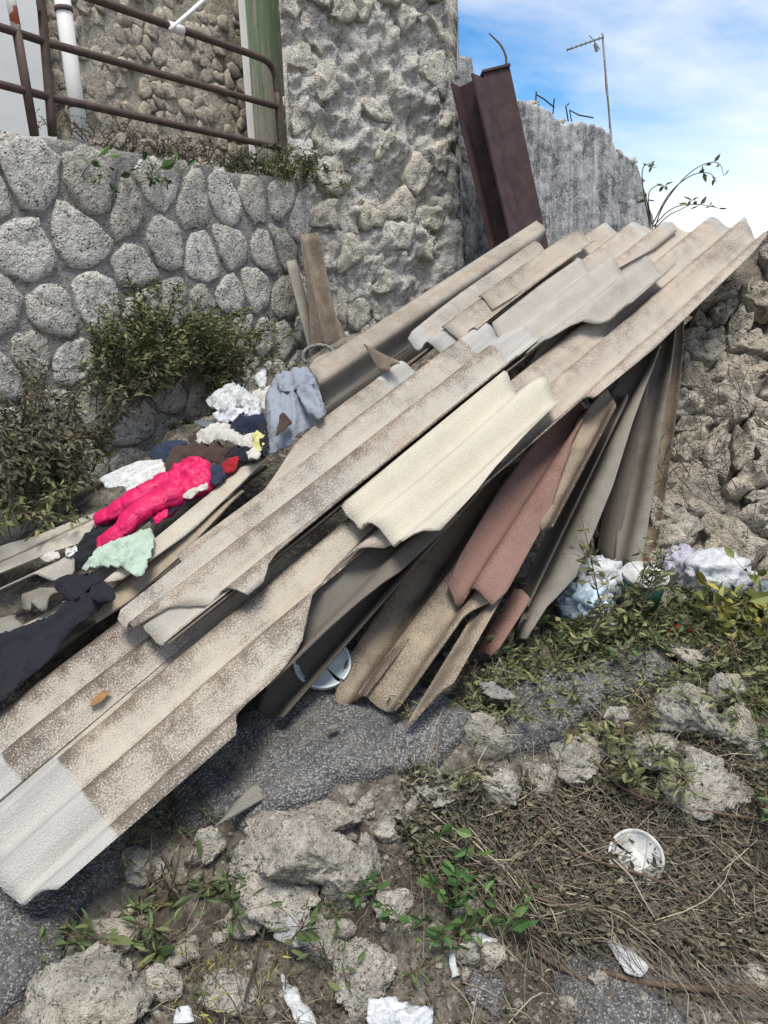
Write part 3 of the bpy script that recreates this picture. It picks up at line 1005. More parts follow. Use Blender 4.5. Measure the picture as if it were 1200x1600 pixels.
SH['white'] = m_sheet('sheet_pale_end', (.44, .415, .365), (.40, .38, .34), .5, .12, 0, seed=57.1)

PH = 1.2
def rect(label, pa, pb, width, mat, w, skew=.0, chip=None, **k):
    """whole sheet on the heap: right edge from pixel pa to pixel pb, given width across the waves"""
    (u0, v0), (u1, v1) = HEAP.uv(*pa, w), HEAP.uv(*pb, w)
    P = [(u0, v0), (u1, v1), (u1 + skew, v1 + width), (u0 + skew, v0 + width)]
    if chip: P = P[:1] + [(u0 + (u1 - u0) * a, v0 + (v1 - v0) * a + b) for a, b in chip] + P[1:]
    return sheet('corrugated_sheet', label, HEAP, [], mat, w=w, phase=PH, polyuv=P, **k)
# lower, hidden layer carrying the visible ones
sheet('corrugated_sheet', 'pinkish weathered sheet forming the upper right end of the heap', HEAP,
      [(1202, 376), (1120, 452), (1030, 537), (933, 625), (900, 629), (879, 650), (862, 667), (835, 690), (808, 703), (700, 790), (600, 855), (520, 880), (640, 760), (740, 650), (820, 560), (900, 470), (985, 362), (1020, 353), (1060, 356), (1110, 347), (1160, 344), (1180, 362)],
      SH['pink'], w=.0, phase=PH, sag=.01)
sheet('corrugated_sheet', 'long speckled sheet with ragged lower edge, lowest at the front left', HEAP,
      [(-55, 1330), (-20, 1350), (22, 1406), (100, 1397), (160, 1345), (322, 1200), (377, 1150), (377, 1127), (398, 1084), (436, 1040), (470, 1000), (500, 932), (512, 903), (592, 836), (680, 760), (640, 740), (420, 890), (255, 1020), (0, 1224), (-55, 1275)],
      SH['front'], w=-.035, phase=PH, sag=-.01)
sheet('corrugated_sheet', 'speckled sheet beside the black jacket, with a dry leaf on its seam', HEAP,
      [(-110, 1300), (-60, 1290), (0, 1222), (255, 1019), (420, 890), (500, 810), (400, 800), (300, 860), (150, 1000), (50, 1080), (-20, 1125), (-110, 1200)],
      SH['frontb'], w=-.022, phase=PH, sag=-.005)
sheet('corrugated_sheet', 'smooth grey sheet strip half hidden under the black jacket', HEAP,
      [(-60, 1150), (-20, 1115), (150, 985), (300, 850), (420, 730), (370, 700), (230, 830), (90, 950), (-60, 1060)],
      SH['sgrey'], w=-.075, phase=PH)
sheet('corrugated_sheet', 'speckled sheet left of the dark edge, its white end below the shard', HEAP,
      [(282, 878), (400, 764), (520, 645), (580, 588), (615, 572), (655, 576), (692, 592), (640, 640), (520, 742), (400, 845), (300, 905)],
      SH['midb'], w=.058, phase=PH, sag=.004)
sheet('corrugated_sheet', 'broken-off corner under the middle sheet\'s cracked lower end', HEAP,
      [(226, 983), (262, 1011), (404, 897), (440, 868), (400, 850), (300, 925)],
      SH['grey'], w=.060, phase=PH, thick=.006)
sheet('corrugated_sheet', 'long brown-speckled middle sheet with a straight dark right edge', HEAP,
      [(180, 960), (212, 988), (238, 968), (270, 948), (305, 934), (340, 930), (392, 928), (412, 905), (430, 876), (560, 766), (720, 630), (850, 520), (822, 512), (795, 530), (768, 512), (738, 515), (690, 545), (640, 585), (520, 690), (400, 795), (280, 880)],
      SH['mid'], w=.080, phase=PH, sag=.006)
sheet('corrugated_sheet', 'thin edge-on sheet under the dark straight edge', HEAP,
      [(262, 1013), (270, 1014), (420, 893), (700, 662), (848, 532), (850, 520), (780, 560), (500, 790)],
      SH['dgrey'], w=.048, phase=PH)
rect('sheet with pale lower end showing dark arched openings', (712, 552), (905, 392), .33, SH['white'], .062, .02)
sheet('corrugated_sheet', 'grey-beige sheet with torn wavy lower edge near the top right', HEAP,
      [(770, 512), (800, 545), (825, 554), (867, 533), (908, 504), (946, 492), (987, 483), (1020, 452), (1058, 421), (1025, 414), (1000, 405), (975, 421), (958, 409), (925, 417), (908, 409), (850, 450)],
      SH['grey'], w=.058, phase=PH, sag=.0)
rect('split narrow sheet with a chipped edge above the torn sheet', (748, 524), (912, 392), .20, SH['pink'], .078, -.03, [(.2, .0), (.3, .02), (.55, .025), (.62, .0)])
rect('narrow split strip lying along the back of the heap', (770, 478), (928, 368), .11, SH['brown2'], .088, .02, [(.35, .0), (.4, .015), (.8, .02), (.84, 0)])
rect('rosy sheet ridges at the crest, behind the torn sheet', (900, 470), (1062, 356), .42, SH['pink'], .020, -.02)
sheet('corrugated_sheet', 'weathered sheet lying lowest beside the upstanding sheet', HEAP,
      [(500, 690), (560, 640), (640, 580), (740, 500), (890, 376), (862, 392), (740, 476), (640, 556), (560, 616), (505, 662)],
      SH['brown'], w=.03, phase=PH)
sheet('corrugated_sheet', 'smooth cream sheet with torn right edge, topmost at the front', HEAP,
      [(535, 795), (552, 808), (574, 826), (590, 824), (606, 836), (632, 852), (662, 834), (690, 823), (697, 800), (740, 772), (775, 735), (800, 705), (816, 694), (845, 660), (876, 627), (856, 600), (840, 604), (814, 622), (806, 613), (795, 591), (786, 592), (660, 696)],
      SH['cream'], w=.06, phase=PH, sag=.012, warp=.012)
# upstanding sheet at the back: a half-wave trough seen from inside
bk = Frame(at(500, 640, 3.58), at(838, 404, 4.36) - at(500, 640, 3.58), roll=68)
sheet('corrugated_sheet', 'upstanding grey sheet leaning on its edge along the heap\'s back', bk,
      [(486, 566), (515, 548), (560, 528), (600, 505), (640, 480), (660, 458), (690, 440), (770, 390), (845, 338), (846, 372), (838, 402), (700, 502), (600, 565), (520, 628), (506, 630), (492, 600)],
      SH['back'], amp=.045, phase=2.6, warp=.01, thick=.008)
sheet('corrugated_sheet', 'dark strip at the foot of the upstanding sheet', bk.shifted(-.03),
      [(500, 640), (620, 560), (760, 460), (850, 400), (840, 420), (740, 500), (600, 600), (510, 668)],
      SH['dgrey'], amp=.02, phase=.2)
fr_ = hf((575, 540), (600, 590), .16, .09, roll=60)
sheet('broken_shard', 'sharp upright shard of sheet spiking above the middle sheet', fr_,
      [(569, 536), (602, 556), (628, 566), (606, 572), (612, 580), (592, 580)], SH['tan'], amp=.006, cat='shard', group='loose sheet shards')
# sheets leaning in the wall's corner
c1_ = Frame(at(530, 560, 5.0), at(490, 368, 4.85) - at(530, 560, 5.0), WD * -1)
sheet('corrugated_sheet', 'broken tan sheet standing against the wall corner', c1_,
      [(492, 548), (548, 545), (540, 505), (522, 470), (512, 440), (508, 364), (470, 367), (480, 440)], SH['tan'], amp=.022, phase=.5, group='sheets standing in the corner')
c2_ = Frame(at(495, 560, 4.92), at(458, 405, 4.8) - at(495, 560, 4.92), WD * -1)
sheet('corrugated_sheet', 'narrow grey sheet strip standing left of the broken tan sheet', c2_,
      [(486, 560), (503, 560), (468, 406), (455, 408), (470, 470)], SH['grey'], amp=.012, phase=.5, group='sheets standing in the corner')
# small sheets at the left, under the clothes
f1 = hf((-40, 900), (160, 805), .02, .03, roll=18)
sheet('corrugated_sheet', 'pale embossed sheet with a dark wavy split, nearest the wall at left', f1,
      [(-60, 890), (0, 866), (50, 846), (104, 820), (160, 793), (166, 800), (128, 842), (60, 868), (0, 895), (-60, 922)], SH['light'], amp=.016, phase=1.0, wavy=.7, group='sheets under the clothes')
sheet('corrugated_sheet', 'thin curled strip along the wall side of the pale embossed sheet', f1.shifted(.02),
      [(-60, 880), (0, 856), (60, 836), (104, 815), (150, 796), (156, 801), (104, 823), (50, 850), (0, 872), (-60, 896)], SH['grey'], amp=.014, phase=2.4, wavy=.8, rag=.008, group='sheets under the clothes')
f2 = hf((-40, 945), (120, 870), .0, .01, roll=22)
sheet('corrugated_sheet', 'curved grey sheet with dark hollow beneath, left of the black lace', f2,
      [(-60, 935), (0, 914), (60, 886), (120, 856), (128, 868), (112, 894), (84, 906), (56, 902), (30, 912), (0, 925), (-60, 955)], SH['grey'], amp=.028, phase=.6, group='sheets under the clothes')
f3 = hf((-40, 985), (100, 925), -.05, -.02, roll=14)
sheet('corrugated_sheet', 'pale grid-embossed sheet below the black jacket\'s sleeve', f3,
      [(-60, 1030), (0, 1000), (60, 962), (96, 938), (116, 930), (128, 940), (80, 980), (0, 1030), (-60, 1070)], SH['light'], amp=.012, wavy=.7, group='sheets under the clothes')
sheet('corrugated_sheet', 'short grey tile end with a round arch at left', hf((30, 945), (95, 922), .0, .02, roll=10),
      [(30, 942), (42, 930), (85, 918), (98, 930), (62, 956), (48, 945), (40, 943)], SH['sgrey'], amp=.03, phase=3.0, group='sheets under the clothes')
sheet('corrugated_sheet', 'grey broken sheet corner at the left picture edge', hf((-40, 1000), (30, 965), .0, .02, roll=10),
      [(-60, 985), (18, 955), (32, 975), (10, 992), (-60, 1020)], SH['sgrey'], amp=.012, group='sheets under the clothes')
f4 = hf((165, 920), (405, 722), .075, .085, roll=8)
sheet('corrugated_sheet', 'pale embossed strip with curled dark edge below the pink jacket', f4,
      [(150, 926), (240, 852), (320, 785), (393, 720), (415, 715), (410, 731), (370, 765), (330, 802), (290, 836), (240, 876), (197, 908)], SH['light'], amp=.014, phase=.6, group='sheets under the clothes', curl=.02)
sheet('corrugated_sheet', 'thin dark-edged strip between green cloth and middle sheet', hf((160, 925), (370, 770), .03, .05, roll=8),
      [(120, 950), (200, 905), (290, 838), (370, 765), (385, 770), (300, 850), (210, 925), (150, 970)], SH['tan'], amp=.014, phase=1.6, group='sheets under the clothes')

# ------ fan of sheets propped underneath
def tg(px, py): return depth(ghit(px, py, dz=.06))
def th(px, py): return depth(hit(px, py, HEAP.O, HEAP.n))
def fan(low, tl, high, dth, roll):
    a = at(low[0], low[1], tl); b = at(high[0], high[1], th(*high) + dth)
    return Frame(a, b - a, roll=roll)
def t_on(fr, px, py): return depth(hit(px, py, fr.O, fr.n))
GF = 'sheets fanned out under the heap'
fa = fan((425, 1118), tg(425, 1118) - .03, (740, 750), .10, 8)
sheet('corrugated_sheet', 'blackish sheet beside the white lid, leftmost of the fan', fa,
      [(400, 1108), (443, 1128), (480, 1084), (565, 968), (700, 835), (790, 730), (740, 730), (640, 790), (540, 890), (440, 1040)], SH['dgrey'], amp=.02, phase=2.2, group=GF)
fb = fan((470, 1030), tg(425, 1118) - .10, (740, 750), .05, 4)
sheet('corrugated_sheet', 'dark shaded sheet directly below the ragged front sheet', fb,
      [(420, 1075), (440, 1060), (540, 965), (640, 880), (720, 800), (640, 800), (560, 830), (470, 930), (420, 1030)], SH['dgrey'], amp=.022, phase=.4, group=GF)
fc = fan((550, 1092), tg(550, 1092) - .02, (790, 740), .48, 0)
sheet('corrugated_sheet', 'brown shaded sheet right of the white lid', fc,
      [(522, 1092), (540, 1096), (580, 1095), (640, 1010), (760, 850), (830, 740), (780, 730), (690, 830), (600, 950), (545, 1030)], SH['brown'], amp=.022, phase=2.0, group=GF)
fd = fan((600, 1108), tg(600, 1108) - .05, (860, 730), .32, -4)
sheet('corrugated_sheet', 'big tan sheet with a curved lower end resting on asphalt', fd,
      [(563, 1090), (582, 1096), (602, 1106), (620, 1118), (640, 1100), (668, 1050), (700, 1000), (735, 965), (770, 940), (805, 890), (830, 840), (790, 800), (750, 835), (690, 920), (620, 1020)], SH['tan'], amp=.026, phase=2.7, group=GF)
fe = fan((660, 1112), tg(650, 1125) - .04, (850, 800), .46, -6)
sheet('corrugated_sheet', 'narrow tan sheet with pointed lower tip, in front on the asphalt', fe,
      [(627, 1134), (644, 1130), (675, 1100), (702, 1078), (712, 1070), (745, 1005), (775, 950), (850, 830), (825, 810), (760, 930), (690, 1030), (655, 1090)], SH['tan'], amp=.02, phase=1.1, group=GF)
ff = fan((740, 935), t_on(fd, 740, 935) - .07, (930, 640), .17, -4)
sheet('corrugated_sheet', 'brick-red corrugated sheet with two ridges in the fan', ff,
      [(700, 908), (706, 934), (720, 937), (732, 926), (748, 930), (766, 943), (787, 915), (850, 810), (872, 762), (902, 690), (925, 640), (900, 620), (835, 700), (765, 805)], SH['red'], amp=.034, phase=.2, group=GF)
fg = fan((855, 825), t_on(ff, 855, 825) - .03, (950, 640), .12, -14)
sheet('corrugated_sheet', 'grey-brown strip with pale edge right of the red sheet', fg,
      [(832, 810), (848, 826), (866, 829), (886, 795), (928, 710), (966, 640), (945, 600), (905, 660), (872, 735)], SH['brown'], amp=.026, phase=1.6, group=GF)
fh = fan((760, 1018), tg(760, 1020) - .03, (880, 800), .42, -6)
sheet('corrugated_sheet', 'dark maroon sheet end low behind the tan sheets', fh,
      [(742, 1012), (772, 1026), (802, 985), (830, 935), (800, 915), (775, 955)], SH['red'], amp=.012, phase=1.0, group=GF)
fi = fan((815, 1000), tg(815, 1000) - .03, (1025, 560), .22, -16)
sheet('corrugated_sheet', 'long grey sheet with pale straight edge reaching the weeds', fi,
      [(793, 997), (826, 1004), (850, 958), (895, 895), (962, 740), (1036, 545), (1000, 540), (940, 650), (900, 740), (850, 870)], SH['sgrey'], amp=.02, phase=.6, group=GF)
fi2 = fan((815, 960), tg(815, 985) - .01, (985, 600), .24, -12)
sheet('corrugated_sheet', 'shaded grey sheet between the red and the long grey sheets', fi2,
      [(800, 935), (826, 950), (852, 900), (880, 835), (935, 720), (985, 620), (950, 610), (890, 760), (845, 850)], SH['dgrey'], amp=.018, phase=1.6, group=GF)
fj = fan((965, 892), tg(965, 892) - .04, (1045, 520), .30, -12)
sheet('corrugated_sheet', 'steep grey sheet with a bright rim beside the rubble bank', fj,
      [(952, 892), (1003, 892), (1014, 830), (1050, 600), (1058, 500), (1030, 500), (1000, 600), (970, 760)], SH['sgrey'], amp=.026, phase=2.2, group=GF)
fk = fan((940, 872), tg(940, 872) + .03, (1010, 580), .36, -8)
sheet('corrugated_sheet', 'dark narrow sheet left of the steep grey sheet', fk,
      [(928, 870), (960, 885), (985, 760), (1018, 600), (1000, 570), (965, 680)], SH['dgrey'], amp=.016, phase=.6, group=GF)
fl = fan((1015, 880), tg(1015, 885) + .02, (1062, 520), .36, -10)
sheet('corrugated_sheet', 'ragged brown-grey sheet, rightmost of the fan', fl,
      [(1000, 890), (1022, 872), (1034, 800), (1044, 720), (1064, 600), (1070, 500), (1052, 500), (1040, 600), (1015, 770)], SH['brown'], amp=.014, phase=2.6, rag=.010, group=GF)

# loose shards
sh_ = ghit(385, 1255); fs = Frame(sh_ + Vector((0, 0, .055)), az(50), roll=12)
sheet('broken_shard', 'small tapered grey sheet shard lying on the asphalt', fs,
      [(333, 1290), (360, 1262), (405, 1217), (426, 1228), (412, 1248), (370, 1268)], SH['sgrey'], amp=.004, w=.008, cat='shard', group='loose sheet shards')
sh_ = ghit(520, 1135); fs = Frame(sh_ + Vector((0, 0, .06)), az(70), roll=5)
sheet('broken_shard', 'tiny sheet chip on asphalt below the white lid', fs,
      [(508, 1140), (518, 1128), (532, 1126), (526, 1142), (514, 1146)], SH['sgrey'], amp=.002, w=.004, cat='shard', group='loose sheet shards')

# ------------------------------------------------------------------ railing on the retaining wall
def smooth_path(P, it=3):
    for _ in range(it):
        Q = [P[0]]
        for i in range(len(P) - 1):
            Q += [P[i].lerp(P[i + 1], .25), P[i].lerp(P[i + 1], .75)]
        Q.append(P[-1]); P = Q
    return P
RWV = -.07
rl = thing('railing', wpt(441, 262, RWV), 'rusty brown tube railing panel with rounded corner on the wall', 'railing', 'tube railings')
def rpt(px, py): return wpt(px, py, RWV)
def dens(a, b, n=6): return [a.lerp(b, i / n) for i in range(n)]
loop = dens(rpt(82, 212), rpt(66, 20)) + smooth_path([rpt(66, 20), rpt(62, -8), rpt(72, -26), rpt(100, -18)], 3)
loop += dens(rpt(100, -18), rpt(385, 82)) + smooth_path([rpt(385, 82), rpt(418, 94), rpt(430, 112), rpt(433, 145)], 3) + dens(rpt(433, 145), rpt(441, 258)) + [rpt(441, 262)]
b = MB(); b.tube(loop, .0205, 12); b.build('frame_tube', M['rail'], rl, True)
for p, q in (((72, 66), (434, 167)), ((78, 152), (437, 231))):
    b = MB(); b.tube(dens(rpt(*p), rpt(*q), 5) + [rpt(*q)], .0185, 12); b.build('rail', M['rail'], rl, True)
rl2 = thing('railing', wpt(52, 205, RWV), 'rusty railing section at the left edge with white and green painted post', 'railing', 'tube railings')
b = MB(); b.tube([rpt(54, 212), rpt(40, 130), rpt(26, 48)], .021, 12); b.build('post', M['rail'], rl2, True)
def m_postpaint():
    t = NT('chipped_post_paint', .6, .3); p = t.pos()
    n = t.noise(p, 22, 4, .6, .4); n2 = t.noise(p, 14, 3, .6)
    c = t.mix(t.step(n, .56, .6), (.62, .62, .58), (.03, .28, .14)); c = t.mix(t.step(n2, .56, .62), c, (.35, .10, .05)); t.color(c); return t.m
b = MB(); b.tube([rpt(26, 48), rpt(17, 0), rpt(8, -45)], .0215, 12); b.build('painted_post_top', m_postpaint(), rl2, True)
for p, q in (((-60, 24), (72, 66)), ((-60, 116), (78, 152))):
    b = MB(); b.tube([rpt(*p), rpt(8, (p[1] + q[1]) / 2), rpt(*q)], .018, 12); b.build('rail', M['rail'], rl2, True)
st = thing('strut', wpt(268, 48, -.03), 'thin white strut clamped diagonally to the railing\'s top tube', 'strut')
b = MB(); b.tube([wpt(266, 46, -.04), wpt(300, 16, -.12), wpt(345, -24, -.25)], .011, 8); b.build('rod', M['white_pvc'], st, True)
b = MB(); b.tube([rpt(262, 40), rpt(285, 48)], .025, 12); b.build('clamp', M['white_pvc'], st, True)

# ------------------------------------------------------------------ steel beams leaning on the ruin
def ibeam(label, p_lo, p_hi, wlo, whi, rot, h=.25, bf=.19, tf=.014, tw=.011):
    a = hit(*p_lo, RUIN.O + RUIN.n * wlo, RUIN.n); c = hit(*p_hi, RUIN.O + RUIN.n * whi, RUIN.n)
    d = (c - a).normalized()
    x = RUIN.d - d * RUIN.d.dot(d); x.normalize(); y = d.cross(x)
    X = x * math.cos(rot) + y * math.sin(rot); Y = -x * math.sin(rot) + y * math.cos(rot)
    t = thing('steel_beam', a, label, 'steel beam', 'steel beams leaning on the ruin')
    mid = (a + c) / 2; hl = (c - a).length / 2
    for s in (-1, 1):
        b = MB(); b.box(mid + X * s * (h / 2 - tf / 2), X * tf / 2, Y * bf / 2, d * hl); b.build('flange', M['beam'], t)
    b = MB(); b.box(mid, X * (h / 2 - tf - .0005), Y * tw / 2, d * (hl - .004)); b.build('web', M['beam'], t)
    return t, c, X, Y, d
t1_ = ibeam('rust-brown steel beam leaning on the mouldy plaster, left of the pair', (806, 440), (733, 128), .50, .22, R_(112), .17, .24)
t2_ = ibeam('rust-brown steel beam with flat end plate, right of the pair', (838, 420), (772, 118), .46, .18, R_(58), .17, .19)
b = MB(); c, X, Y, d = t2_[1:]; b.box(c + d * .012, X * .10, Y * .10, d * .008); b.build('end_plate', M['beam'], t2_[0])

# ------------------------------------------------------------------ antenna, wires and twigs against the sky
an = thing('tv_antenna', at(957, 245, 7.75), 'thin rooftop aerial on a slanting mast behind the ruined wall', 'antenna')
b = MB(); b.tube([at(962, 330, 7.75), at(955, 215, 7.75), at(941, 52, 7.75)], .011, 8); b.build('mast', M['mortar'], an, True)
b = MB(); b.tube([at(886, 78, 7.45), at(943, 58, 7.75)], .008, 6); b.build('boom', M['mortar'], an, True)
for k in range(9):
    f = k / 8; c = at(886, 78, 7.45).lerp(at(943, 58, 7.75), f); b = MB(); v = Vector((.25, .9, .1)).normalized() * (.07 + .03 * f)
    b.tube([c - v, c + v], .0035, 5); b.build('element', M['mortar'], an)
b = MB(); c = at(930, 65, 7.7); b.tube([c + Vector((-.06, 0, .06)), c + Vector((.05, 0, -.07))], .005, 5); b.tube([c + Vector((0, 0, -.02)), c + Vector((.02, 0, -.09))], .018, 6); b.build('dipole', M['mortar'], an)
b = MB(); b.tube(smooth_path([at(945, 95, 7.74), at(946, 140, 7.74), at(951, 160, 7.74), at(952, 200, 7.74)], 2), .004, 5); b.build('cable', M['root'], an)
wires = thing('rebar_stubs', hit(860, 180, RUIN.O, RUIN.n), 'bent wires and iron stubs sticking out of the broken crest', 'wire')
for P in ([(837, 160), (838, 143)], [(864, 178), (866, 154)], [(888, 190), (884, 166), (889, 162)], [(893, 190), (890, 172), (905, 180), (927, 184)], [(838, 148), (850, 155), (866, 168)]):
    b = MB(); b.tube([hit(x, y, RUIN.O - RUIN.n * .15, RUIN.n) for x, y in P], .006, 5); b.build('wire', M['root'], wires)
def twig(label, P, t, r0=.012, mat='twig'):
    b = MB(); pts_ = smooth_path([at(x, y, t) for x, y in P], 2)
    b.tube(pts_, [r0 * (1 - .6 * i / len(pts_)) for i in range(len(pts_))], 6)
    return tag(b.build('twig', M[mat]), label, 'twig', 'bare twigs on the ruin')
twig('bare twig curving up behind the steel beams', [(790, 108), (792, 90), (783, 70), (770, 58), (764, 52)], 6.6)
twig('dark twig hanging down the top of the ruined wall', [(662, -8), (672, 12), (682, 32), (690, 48)], 5.55, .008)

def arching(label, stems, t, leafmat, nleaf, lsize, name='arching_shrub', cat='shrub', seed=2, r=.006, leaf_from=.45):
    rng = random.Random(seed)
    base = at(*stems[0][0], t)
    o = thing(name, base, label, cat)
    b = MB(); LV = []; LF = []; LR = []
    for P in stems:
        dz = rng.uniform(-.15, .15)
        pts_ = smooth_path([at(x, y, t + dz * i / len(P)) for i, (x, y) in enumerate(P)], 2)
        b.tube(pts_, [r * (1 - .7 * i / len(pts_)) for i in range(len(pts_))], 5)
        for k in range(nleaf):
            i = int(len(pts_) * rng.uniform(leaf_from, .99)); leaf(LV, LF, LR, pts_[i], rng, lsize)
    tag(b.build('stems', M['root'], o), kind='stuff')
    tag(obj('foliage', LV, LF, M[leafmat], o, attr={'rnd': LR}), kind='stuff')
    return o

def leaf(LV, LF, LR, p, rng, size, direction=None, droop=0.0, wid=.42):
    d = direction.copy() if direction is not None else Vector((rng.gauss(0, 1), rng.gauss(0, 1), rng.gauss(0, .7)))
    d.z -= droop
    if d.length < 1e-4: d = Vector((0, 0, 1))
    d.normalize()
    s = d.cross(Vector((rng.gauss(0, 1), rng.gauss(0, 1), rng.gauss(0, 1)))).normalized()
    n = d.cross(s)
    L = size * rng.uniform(.6, 1.3); w = L * wid * rng.uniform(.7, 1.2) * .5
    i = len(LV); c = n * L * rng.uniform(-.15, .25)
    LV += [p, p + d * L * .35 + s * w + n * w * .5, p + d * L * .7 + s * w * .75 + n * w * .4 + c * .5, p + d * L + c, p + d * L * .7 - s * w * .75 + n * w * .4 + c * .5, p + d * L * .35 - s * w + n * w * .5, p + d * L * .5 + c * .25]
    LF += [(i, i + 1, i + 6), (i + 1, i + 2, i + 6), (i + 2, i + 3, i + 6), (i + 3, i + 4, i + 6), (i + 4, i + 5, i + 6), (i + 5, i, i + 6)]
    LR += [min(1, max(0, rng.gauss(.5, .25)))] * 7

arching('arching thorny shrub with sparse leaves against the white cloud', [
    [(1022, 360), (1035, 320), (1070, 275), (1100, 255), (1125, 252), (1131, 275)], [(1020, 350), (1045, 300), (1080, 272), (1110, 268), (1120, 285)],
    [(1020, 355), (1050, 322), (1090, 318), (1122, 325)], [(1015, 350), (1005, 300), (1002, 262), (1015, 254), (1020, 262)], [(1018, 350), (1010, 300), (1030, 287), (1040, 292)],
    [(1025, 355), (1045, 335), (1070, 325), (1085, 310)], [(1016, 355), (1012, 320), (1008, 300)]], 6.3, 'leaf_olive', 7, .07, leaf_from=.55)

# ------------------------------------------------------------------ clothes and rubbish on the heap
def m_cloth(name, c, rough=.92, weave=900, var=.2, sheen=.03):
    t = NT(name, rough, .15); p = t.pos()
    n = t.noise(p, 9, 4, .6); f = t.noise(p, weave, 2)
    t.color(t.mix(t.math('MULTIPLY', t.step(n, .4, .7), var), c, tuple(x * .55 for x in c)))
    t.b.inputs['Sheen Weight'].default_value = sheen
    b1 = t.bump(t.noise(p, 20, 2, .5, 1.2), .35, .03)
    t.bump(f, .25, .001, b1)
    return t.m
def m_nylon(name, c):
    t = NT(name, .48, .35); p = t.pos()
    w = t.noise(p, 38, 3, .6, 1.2); n = t.noise(p, 10, 3)
    t.color(t.mix(t.math('MULTIPLY', t.step(n, .4, .7), .25), c, tuple(x * .5 for x in c)))
    t.bump(w, .45, .02)
    return t.m
M['pink'] = m_nylon('pink_nylon', (.52, .008, .09))
M['oldpink'] = m_cloth('pink_lining', (.50, .008, .085), .5, 300, .3, .03)
M['hoodie'] = m_cloth('grey_jersey', (.22, .245, .29))
M['mint'] = m_cloth('mint_cotton', (.33, .42, .345))
M['black'] = m_cloth('black_cloth', (.014, .015, .020), .8)
M['navy'] = m_cloth('navy_cloth', (.016, .022, .042))
M['denim'] = m_cloth('blue_cloth', (.025, .034, .062))
M['brown'] = m_cloth('brown_fleece', (.055, .036, .030))
M['whitecloth'] = m_cloth('white_cotton', (.44, .425, .39))
M['red'] = m_cloth('red_cloth', (.27, .016, .022))
M['yellow'] = m_cloth('pale_yellow_cloth', (.45, .45, .19))
M['purple'] = m_cloth('mauve_cloth', (.13, .11, .19))
def m_film(name, c, alpha=.55, rough=.25):
    t = NT(name, rough, .5); p = t.pos(); n = t.noise(p, 40, 4)
    t.color(t.mix(t.step(n, .4, .7), c, tuple(x * .8 for x in c)))
    t.b.inputs['Alpha'].default_value = alpha
    t.bump(t.noise(p, 70, 3, .5, 1.0), .6, .01)
    return t.m
M['film'] = m_film('clear_plastic', (.60, .62, .62), .6)
M['thinfilm'] = m_film('dirty_clear_plastic', (.45, .47, .47), .45)
M['bag'] = m_film('white_bag', (.55, .58, .61), .85, .3)
M['bluebag'] = m_film('pale_blue_bag', (.52, .66, .78), .85, .3)
M['lilacbag'] = m_film('lilac_bag', (.50, .48, .60), .7, .2)
M['lidp'] = m_plain('white_lid_plastic', (.48, .49, .47), .55, .35, .75, 26, .3, 60, .01)
M['bluelid'] = m_plain('pale_blue_lid', (.50, .57, .59), .4, .4, .15, 14, 0)
M['redp'] = m_plain('red_plastic', (.30, .03, .018), .5, .4, .3, 14, 0)
M['greenp'] = m_plain('green_plastic', (.02, .10, .06), .5, .4, .3, 14, 0)
M['grayp'] = m_plain('grey_plastic', (.12, .14, .16), .5, .4, .3, 14, 0)
M['paper'] = None
def m_print():
    t = NT('printed_paper', .8, .2)
    uv = t.uv('uv'); n = t.noise(uv, 40, 2)
    br = t.N.new('ShaderNodeTexBrick'); t.L.new(uv, br.inputs['Vector'])
    br.inputs['Scale'].default_value = 22; br.inputs['Mortar Size'].default_value = .022
    br.inputs['Color1'].default_value = (.66, .68, .66, 1); br.inputs['Color2'].default_value = (.60, .62, .61, 1); br.inputs['Mortar'].default_value = (.12, .12, .12, 1)
    words = t.noise(t.scale(uv, (60, 240, 1)), 1, 2); rows = t.math('SINE', t.math('MULTIPLY', t.sep(uv)[1], 430))
    k = t.math('MULTIPLY', t.math('MULTIPLY', t.step(words, .46, .52), t.step(rows, -.2, .2)), t.step(t.noise(uv, 18, 2), .40, .47))
    t.color(t.mix(t.math('MULTIPLY', k, .75), br.outputs['Color'], (.05, .05, .05)))
    return t.m
M['paper'] = m_print()

